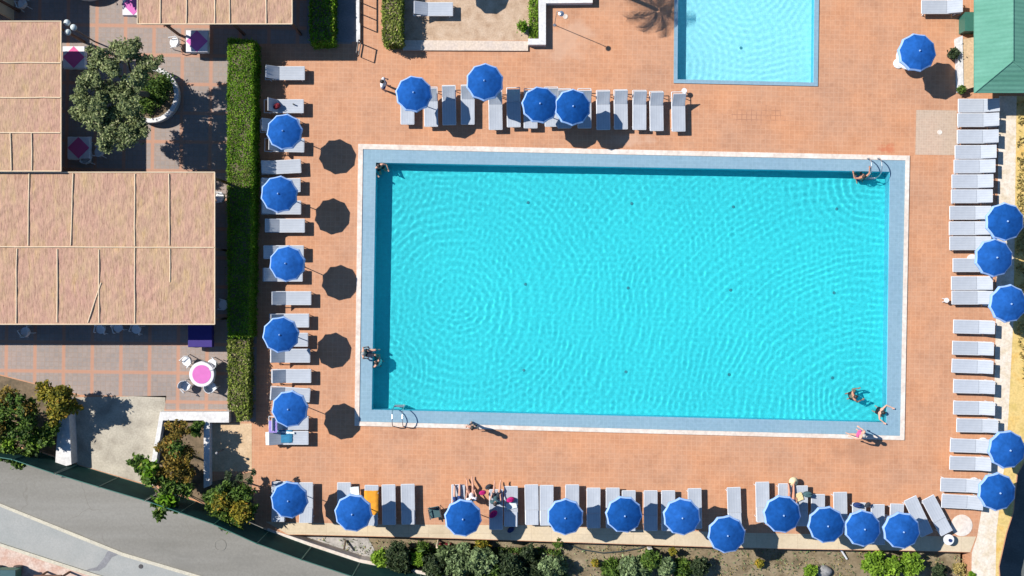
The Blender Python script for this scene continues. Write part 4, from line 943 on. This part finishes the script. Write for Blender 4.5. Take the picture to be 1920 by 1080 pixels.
# dark brambles at right edge and dry grass
def grass(name, pts, n, size, mat, z, lab=None):
    xs = [p[0] for p in pts]; ys = [p[1] for p in pts]; out = []
    while len(out) < n:
        x, y = random.uniform(min(xs),max(xs)), random.uniform(min(ys),max(ys)); ins = False; j = len(pts)-1
        for i in range(len(pts)):
            if (pts[i][1] > y) != (pts[j][1] > y) and x < (pts[j][0]-pts[i][0])*(y-pts[i][1])/(pts[j][1]-pts[i][1])+pts[i][0]: ins = not ins
            j = i
        if ins and math.sin(x*.11+math.sin(y*.07)*2)*math.cos(y*.09) > -.35+random.gauss(0,.3): out.append(tuple(P(x,y,z+random.uniform(0,.08))))
    o = leaf_quads(name, np.array(out), size, mat, up=.2, elong=2.0, stand=.8); return struct(o, 'stuff')
grass('dry_grass', [(1908,190),(2000,190),(2000,790),(1930,800),(1905,600)], 5000, .10, 'leaf_dry', .05)
grass('weeds', [(575,1008),(1812,1040),(1812,1100),(900,1100),(720,1075)], 2600, .06, 'leaf_grey', LG+.03)
grass('leaf_litter', [(575,1008),(1812,1040),(1812,1100),(900,1100),(720,1075)], 1500, .05, 'leaf_dry', LG+.02)
grass('ground_cover', [(700,1035),(830,1022),(1050,1030),(1070,1100),(900,1110),(720,1090)], 5200, .10, 'leaf_green', LG+.08)
# palm beyond the top edge
root = empty('palm_tree', P(1124,-27)); tag(root, 'palm tree beyond the top edge casting its shadow by the small pool', 'palm tree')
MB().tube([(0,0,0),(.03,.02,1.5),(0,0,3.0)], .12, 10, r1=.09).build('trunk', 'bark', root)
for k in range(17):
    a = k*2.4; pts = [(0,0,3.0)]; el = R(55-55*(k/17)); L = 1.35
    m = MB(); prev = Vector((0,0,3.0)); d = Vector((math.cos(a)*math.cos(el), math.sin(a)*math.cos(el), math.sin(el)))
    P_ = [prev.copy()]
    for i in range(9): prev = prev + d*L/9; d = (d + Vector((0,0,-.16))).normalized(); P_.append(prev.copy())
    side = Vector((-math.sin(a), math.cos(a), 0))
    m.tube(P_, .012, 4)
    for i in range(1,10):
        for t_ in (0,.33,.66):
            if i == 9 and t_ > 0: continue
            q = P_[i] if i == 9 else P_[i].lerp(P_[i+1], t_)
            for s in (-1,1):
                ln = .42*math.sin(math.pi*(i+t_)/10.5)+.06; tip = q + side*s*ln + (P_[i]-P_[i-1]).normalized()*ln*.5 + Vector((0,0,-.10)); b = len(m.v); w = (P_[i]-P_[i-1]).normalized()*.018
                m.v += [tuple(q-w), tuple(q+w), tuple(tip)]; m.f.append((b,b+1,b+2))
    m.build('frond', 'pot_green', root)

# ------------------------------------------------------------------ people
def remeshed(name, segs, balls, vox, mat, parent, smooth=True, ell=()):
    m = MB()
    for p0, r0, p1, r1 in segs: m.tube([p0, p1], r0, 10, r1=r1); m.ball(p0, r0, 10); m.ball(p1, r1, 10)
    for c, r in balls: m.ball(c, r, 12)
    for c, r, sc_ in ell: m.ball(c, r, 14, sc_)
    me = bpy.data.meshes.new(name); me.from_pydata(m.v, [], m.f); me.update(); tmp = bpy.data.objects.new('tmp', me); COL.objects.link(tmp)
    md = tmp.modifiers.new('r', 'REMESH'); md.mode = 'VOXEL'; md.voxel_size = vox; md.use_smooth_shade = smooth
    sm = tmp.modifiers.new('s', 'SMOOTH'); sm.iterations = 2; sm.factor = .4
    dg = bpy.context.evaluated_depsgraph_get(); dg.update(); me2 = bpy.data.meshes.new_from_object(tmp.evaluated_get(dg)); bpy.data.objects.remove(tmp)
    me2.name = name; me2.materials.clear(); me2.materials.append(MATS[mat]); o = bpy.data.objects.new(name, me2); COL.objects.link(o); o.parent = parent; return o
V = Vector
POSES = {
 'stand': dict(pel=V((0,0,.93)), che=V((0,0,1.25)), nec=V((0,0,1.44)), hea=V((0,.02,1.59)), fwd=V((0,1,0)), up=V((0,0,1)),
    sh=[V((-.19,0,1.39)),V((.19,0,1.39))], el=[V((-.26,-.02,1.12)),V((.26,-.02,1.12))], wr=[V((-.29,.08,.88)),V((.29,.08,.88))],
    hi=[V((-.10,0,.90)),V((.10,0,.90))], kn=[V((-.12,.03,.49)),V((.11,-.02,.49))], an=[V((-.13,.0,.08)),V((.11,-.08,.08))], toe=[V((-.16,.16,.03)),V((.14,.08,.03))]),
}
def variant(base, **kw):
    d = {k: (list(v) if isinstance(v, list) else v) for k, v in POSES[base].items()}; d.update(kw); return d
POSES['reach'] = variant('stand', el=[V((-.30,.08,1.14)),V((.24,.0,1.12))], wr=[V((-.34,.28,1.02)),V((.26,.14,.92))], kn=[V((-.16,.10,.50)),V((.12,-.06,.48))], an=[V((-.22,.10,.08)),V((.14,-.22,.10))], toe=[V((-.25,.27,.03)),V((.16,-.08,.03))])
POSES['wade'] = variant('stand', el=[V((-.38,.16,1.22)),V((.38,.16,1.22))], wr=[V((-.30,.40,1.28)),V((.30,.40,1.28))])
POSES['wide'] = variant('stand', el=[V((-.44,.10,1.38)),V((.44,.10,1.38))], wr=[V((-.62,.24,1.46)),V((.62,.24,1.46))])
POSES['tread'] = dict(pel=V((0,0,.40)), che=V((0,.04,.70)), nec=V((0,.05,.89)), hea=V((0,.08,1.04)), fwd=V((0,1,0)), up=V((0,0,1)),
    sh=[V((-.18,.04,.84)),V((.18,.04,.84))], el=[V((-.34,.14,.72)),V((.34,.14,.72))], wr=[V((-.30,.36,.76)),V((.30,.36,.76))],
    hi=[V((-.10,.0,.38)),V((.10,.0,.38))], kn=[V((-.15,.33,.20)),V((.15,.33,.20))], an=[V((-.13,-.02,.07)),V((.13,-.02,.07))], toe=[V((-.14,-.16,.04)),V((.14,-.16,.04))])
POSES['hold'] = variant('tread'); POSES['hold'].update(el=[V((-.40,.10,.86)),V((.36,.14,.86))], wr=[V((-.42,.34,.93)),V((.40,.36,.93))])
POSES['sit'] = dict(pel=V((0,-.05,.12)), che=V((0,-.10,.44)), nec=V((0,-.08,.62)), hea=V((0,-.04,.77)), fwd=V((0,1,-.2)).normalized(), up=V((0,0,1)),
    sh=[V((-.18,-.09,.57)),V((.18,-.09,.57))], el=[V((-.26,-.14,.31)),V((.26,-.14,.31))], wr=[V((-.28,.02,.08)),V((.28,.02,.08))],
    hi=[V((-.10,-.02,.10)),V((.10,-.02,.10))], kn=[V((-.13,.42,.10)),V((.12,.42,.10))], an=[V((-.12,.46,-.31)),V((.11,.46,-.31))], toe=[V((-.13,.60,-.37)),V((.12,.60,-.37))])
POSES['lie'] = dict(pel=V((0,0,.12)), che=V((0,-.33,.20)), nec=V((0,-.53,.29)), hea=V((0,-.68,.36)), fwd=V((0,.45,.9)).normalized(), up=V((0,-.9,.45)).normalized(),
    sh=[V((-.19,-.46,.24)),V((.19,-.46,.24))], el=[V((-.28,-.22,.12)),V((.28,-.22,.12))], wr=[V((-.22,.0,.16)),V((.25,.02,.10))],
    hi=[V((-.10,.02,.11)),V((.10,.02,.11))], kn=[V((-.12,.42,.22)),V((.12,.45,.12))], an=[V((-.12,.82,.07)),V((.13,.88,.07))], toe=[V((-.15,.88,.17)),V((.17,.92,.17))])
POSES['lounge_sit'] = variant('lie', che=V((0,-.16,.42)), nec=V((0,-.20,.60)), hea=V((0,-.18,.75)), up=V((0,0,1)), fwd=V((0,1,0)), sh=[V((-.18,-.19,.55)),V((.18,-.19,.55))], el=[V((-.26,-.10,.32)),V((.26,-.10,.32))], wr=[V((-.2,.14,.26)),V((.2,.14,.26))], kn=[V((-.13,.36,.36)),V((.14,.40,.30))], an=[V((-.13,.66,.06)),V((.14,.72,.06))], toe=[V((-.15,.78,.06)),V((.16,.84,.06))])
def person(px, py, z, rz, pose, skin, hair, clothes, label, wet=False, scale=1.0):
    d = POSES[pose]; root = empty('person', P(px,py), rz); root.location.z = z; root.scale = (scale,)*3; tag(root, label, 'person')
    f, up = d['fwd'], d['up']; rt = f.cross(up).normalized(); segs = []; balls = []; ell = []
    segs += [(d['pel'],.115,d['pel'].lerp(d['che'],.45),.105),(d['pel'].lerp(d['che'],.45),.105,d['che'],.125),(d['che'],.125,d['nec']-up*.07,.085),(d['nec']-up*.06,.06,d['nec']+up*.06,.052)]
    for i in (0,1):
        s = d['sh'][i]; segs += [(d['che'],.10,s.lerp(d['che'],.35),.09),(d['nec']-up*.04,.05,s,.055),(s,.055,d['el'][i],.04),(d['el'][i],.038,d['wr'][i],.026)]
        segs += [(d['pel'],.10,d['hi'][i],.095),(d['hi'][i],.09,d['kn'][i],.056),(d['kn'][i],.056,d['kn'][i].lerp(d['an'][i],.35),.056),(d['kn'][i].lerp(d['an'][i],.35),.056,d['an'][i],.036),(d['an'][i],.036,d['toe'][i],.026)]
        # hand: palm, four fingers of unequal length with a bend, and a thumb from the side of the palm
        w = d['wr'][i]; dr = (w-d['el'][i]).normalized(); sd = dr.cross(V((0,0,1)) if abs(dr.z) < .9 else V((0,1,0))).normalized(); nm = sd.cross(dr).normalized()
        segs.append((w,.024,w+dr*.055,.026))
        for k in (-1.5,-.5,.5,1.5):
            b0 = w+dr*.08+sd*k*.019; ln = .075-.008*abs(k-.3); segs.append((w+dr*.045+sd*k*.014,.013,b0,.011)); segs.append((b0,.0105,b0+dr*ln*.55+nm*.006,.0095)); segs.append((b0+dr*ln*.55+nm*.006,.0095,b0+dr*ln+nm*.022,.0085))
        t0 = w+dr*.03+sd*.02; segs += [(t0,.014,t0+sd*.032+dr*.028,.012),(t0+sd*.032+dr*.028,.011,t0+sd*.042+dr*.058,.0095)]
    h = d['hea']; ell.append((h, .098, (.86,1.0,1.12))); balls += [(h-up*.06+f*.03,.066)]
    segs.append((h+f*.085,.014,h+f*.108-up*.022,.016)); segs.append((h-up*.055+f*.078-rt*.018,.011,h-up*.055+f*.078+rt*.018,.011))
    for s in (-1,1): segs.append((h+rt*s*.084+up*.015,.013,h+rt*s*.088-up*.02,.012))
    recs = [remeshed('body', segs, balls, .0125, skin, root, ell=ell)]
    for s in (-1,1): recs.append(MB().ball(h+f*.084+up*.012+rt*s*.03, .010, 8).build('eye', 'dark_plastic', root))
    hc = h + up*.022 - f*.018
    m = MB(); m.ball((0,0,0), .110, 16, (.90,1.0,1.08))
    kept = []
    for fc in m.f:
        c = sum((V(m.v[i]) for i in fc), V())/4
        w3 = rt*c.x + f*c.y + up*c.z
        if w3.dot(f) < .055 and w3.dot(up) > -.065 or w3.dot(up) > .055: kept.append(fc)
    m.f = kept; m.v = [tuple(hc + rt*v[0] + f*v[1] + up*v[2]) for v in m.v]; recs.append(m.build('hair', hair, root, smooth=True))
    for c in clothes:
        nm_, mt = c; g = .014; sg = []
        if nm_ in ('swim_trunks','shorts'):
            e = .38 if nm_ == 'swim_trunks' else .6
            for i in (0,1): sg += [(d['pel'],.115+g,d['hi'][i],.105+g),(d['hi'][i],.093+g,d['hi'][i].lerp(d['kn'][i],e),.078+g)]
        elif nm_ == 'shirt':
            sg += [(d['pel'].lerp(d['che'],.1),.112+g,d['pel'].lerp(d['che'],.5),.108+g),(d['pel'].lerp(d['che'],.45),.105+g,d['che'],.127+g),(d['che'],.127+g,d['nec']-up*.07,.086+g)]
            for i in (0,1): s = d['sh'][i]; sg += [(d['che'],.102+g,s.lerp(d['che'],.35),.092+g),(d['nec']-up*.06,.05+g,s,.056+g),(s,.056+g,s.lerp(d['el'][i],.5),.05+g)]
        elif nm_ == 'swimsuit':
            sg += [(d['pel'],.117+g,d['pel'].lerp(d['che'],.45),.106+g),(d['pel'].lerp(d['che'],.45),.106+g,d['che'],.127+g)]
            for i in (0,1): sg += [(d['pel'],.11+g,d['hi'][i],.096+g)]
        elif nm_ == 'hat':
            m = MB(); m.lathe([(.0,.10),(.09,.09),(.11,.02),(.20,-.01),(.205,.0),(.12,.04),(.0,.12)], 18, cap=False); m.v = [tuple(h+up*.05+rt*v[0]+f*v[1]+up*v[2]) for v in m.v]; recs.append(m.build('hat', mt, root, smooth=True)); continue
        recs.append(remeshed(nm_, sg, [], .018, mt, root))
    for o in recs:
        if wet: o.cycles.is_caustics_receiver = True
    return root
D = DEPTH
person(710,310,D,R(-150),'tread','skin','hair_dark',[('swim_trunks','cloth_dark')],'bather standing in the water at the top left pool corner',True)
person(688,661,.03,R(-90),'sit','skin','hair_grey',[('swimsuit','cloth_dark')],'bather seated on the left pool edge with legs in the water',True)
person(709,681,D,R(60),'tread','skin','hair_dark',[('swimsuit','towel_white')],'bather standing in the pool beside the seated one',True)
person(888,794,.03,R(170),'stand','skin','hair_dark',[('swim_trunks','cloth_dark')],'person in dark trunks standing on the bottom pool coping')
person(1599,808,.03,R(60),'reach','skin','hair_grey',[('swimsuit','cloth_rose')],'person stepping along the coping near the bottom right pool corner')
person(1600,744,D-.04,R(-70),'tread','tanned_skin','hair_dark',[('swim_trunks','cloth_dark')],'tanned bather wading in the pool near the bottom right corner',True)
person(1651,771,D+.02,R(-120),'hold','skin','hair_dark',[('swimsuit','cloth_dark')],'bather with arms spread on the bottom right pool corner',True)
person(1618,334,D,R(15),'hold','tanned_skin','hair_dark',[('swim_trunks','cloth_navy')],'bather holding on beside the top right pool ladder',True)
person(724,165,0,R(-100),'stand','skin','hair_dark',[('shirt','cloth_white'),('shorts','cloth_navy')],'person in white shirt standing left of the northern umbrella row')
person(858,938,LH+.01,R(0),'lie','skin','hair_dark',[('shorts','cloth_navy')],'sunbather lying under the third umbrella of the bottom row')
person(884,925,LH-.30,R(8),'lounge_sit','skin','hair_dark',[('shirt','cloth_white')],'person in white shirt seated right above the third bottom umbrella')
person(930,928,LH+.01,R(-6),'lounge_sit','skin','hair_dark',[('shirt','cloth_teal'),('shorts','cloth_dark')],'person in grey shirt seated on a lounger among fuchsia bags')
person(1478,935,LH+.01,R(0),'lie','tanned_skin','hair_dark',[('swimsuit','cloth_navy')],'sunbather lying half under the eighth umbrella of the bottom row')

# ------------------------------------------------------------------ light, world, camera
sv = Vector((-.93,.39,1)).normalized(); el = math.asin(sv.z)
W = bpy.data.worlds.new('World'); SC.world = W; W.use_nodes = True; nt = W.node_tree; bg = nt.nodes['Background']
sky = nt.nodes.new('ShaderNodeTexSky'); sky.sky_type = 'NISHITA'; sky.sun_disc = False; sky.sun_elevation = el; sky.sun_rotation = math.atan2(sv.x, sv.y)
sky.ozone_density = 4.0; sky.dust_density = .3
mxs = nt.nodes.new('ShaderNodeMix'); mxs.data_type = 'RGBA'; mxs.blend_type = 'MULTIPLY'; mxs.inputs[0].default_value = 1; mxs.inputs[7].default_value = (.72,.98,1.14,1)
nt.links.new(sky.outputs[0], mxs.inputs[6]); nt.links.new(mxs.outputs[2], bg.inputs[0]); bg.inputs[1].default_value = .075
L = bpy.data.lights.new('sun', 'SUN'); L.energy = 5.0; L.angle = R(.5); L.color = (1,.955,.89); L.cycles.is_caustics_light = True
lo = bpy.data.objects.new('sun', L); COL.objects.link(lo); lo.rotation_euler = sv.to_track_quat('Z','Y').to_euler(); lo.location = sv*60
cam = bpy.data.cameras.new('camera'); co = bpy.data.objects.new('camera', cam); COL.objects.link(co); co.location = (0,0,H); cam.sensor_width = 36; cam.lens = 36*H/(1920/S); cam.clip_end = 500; cam.clip_start = 1; SC.camera = co
vs = SC.view_settings; vs.view_transform = 'Standard'; vs.look = 'None'; vs.exposure = .6; vs.gamma = 1; vs.use_curve_mapping = False
SC.cycles.use_denoising = True; SC.cycles.max_bounces = 10; SC.cycles.transparent_max_bounces = 12; SC.cycles.transmission_bounces = 8
SC.cycles.sample_clamp_indirect = 8
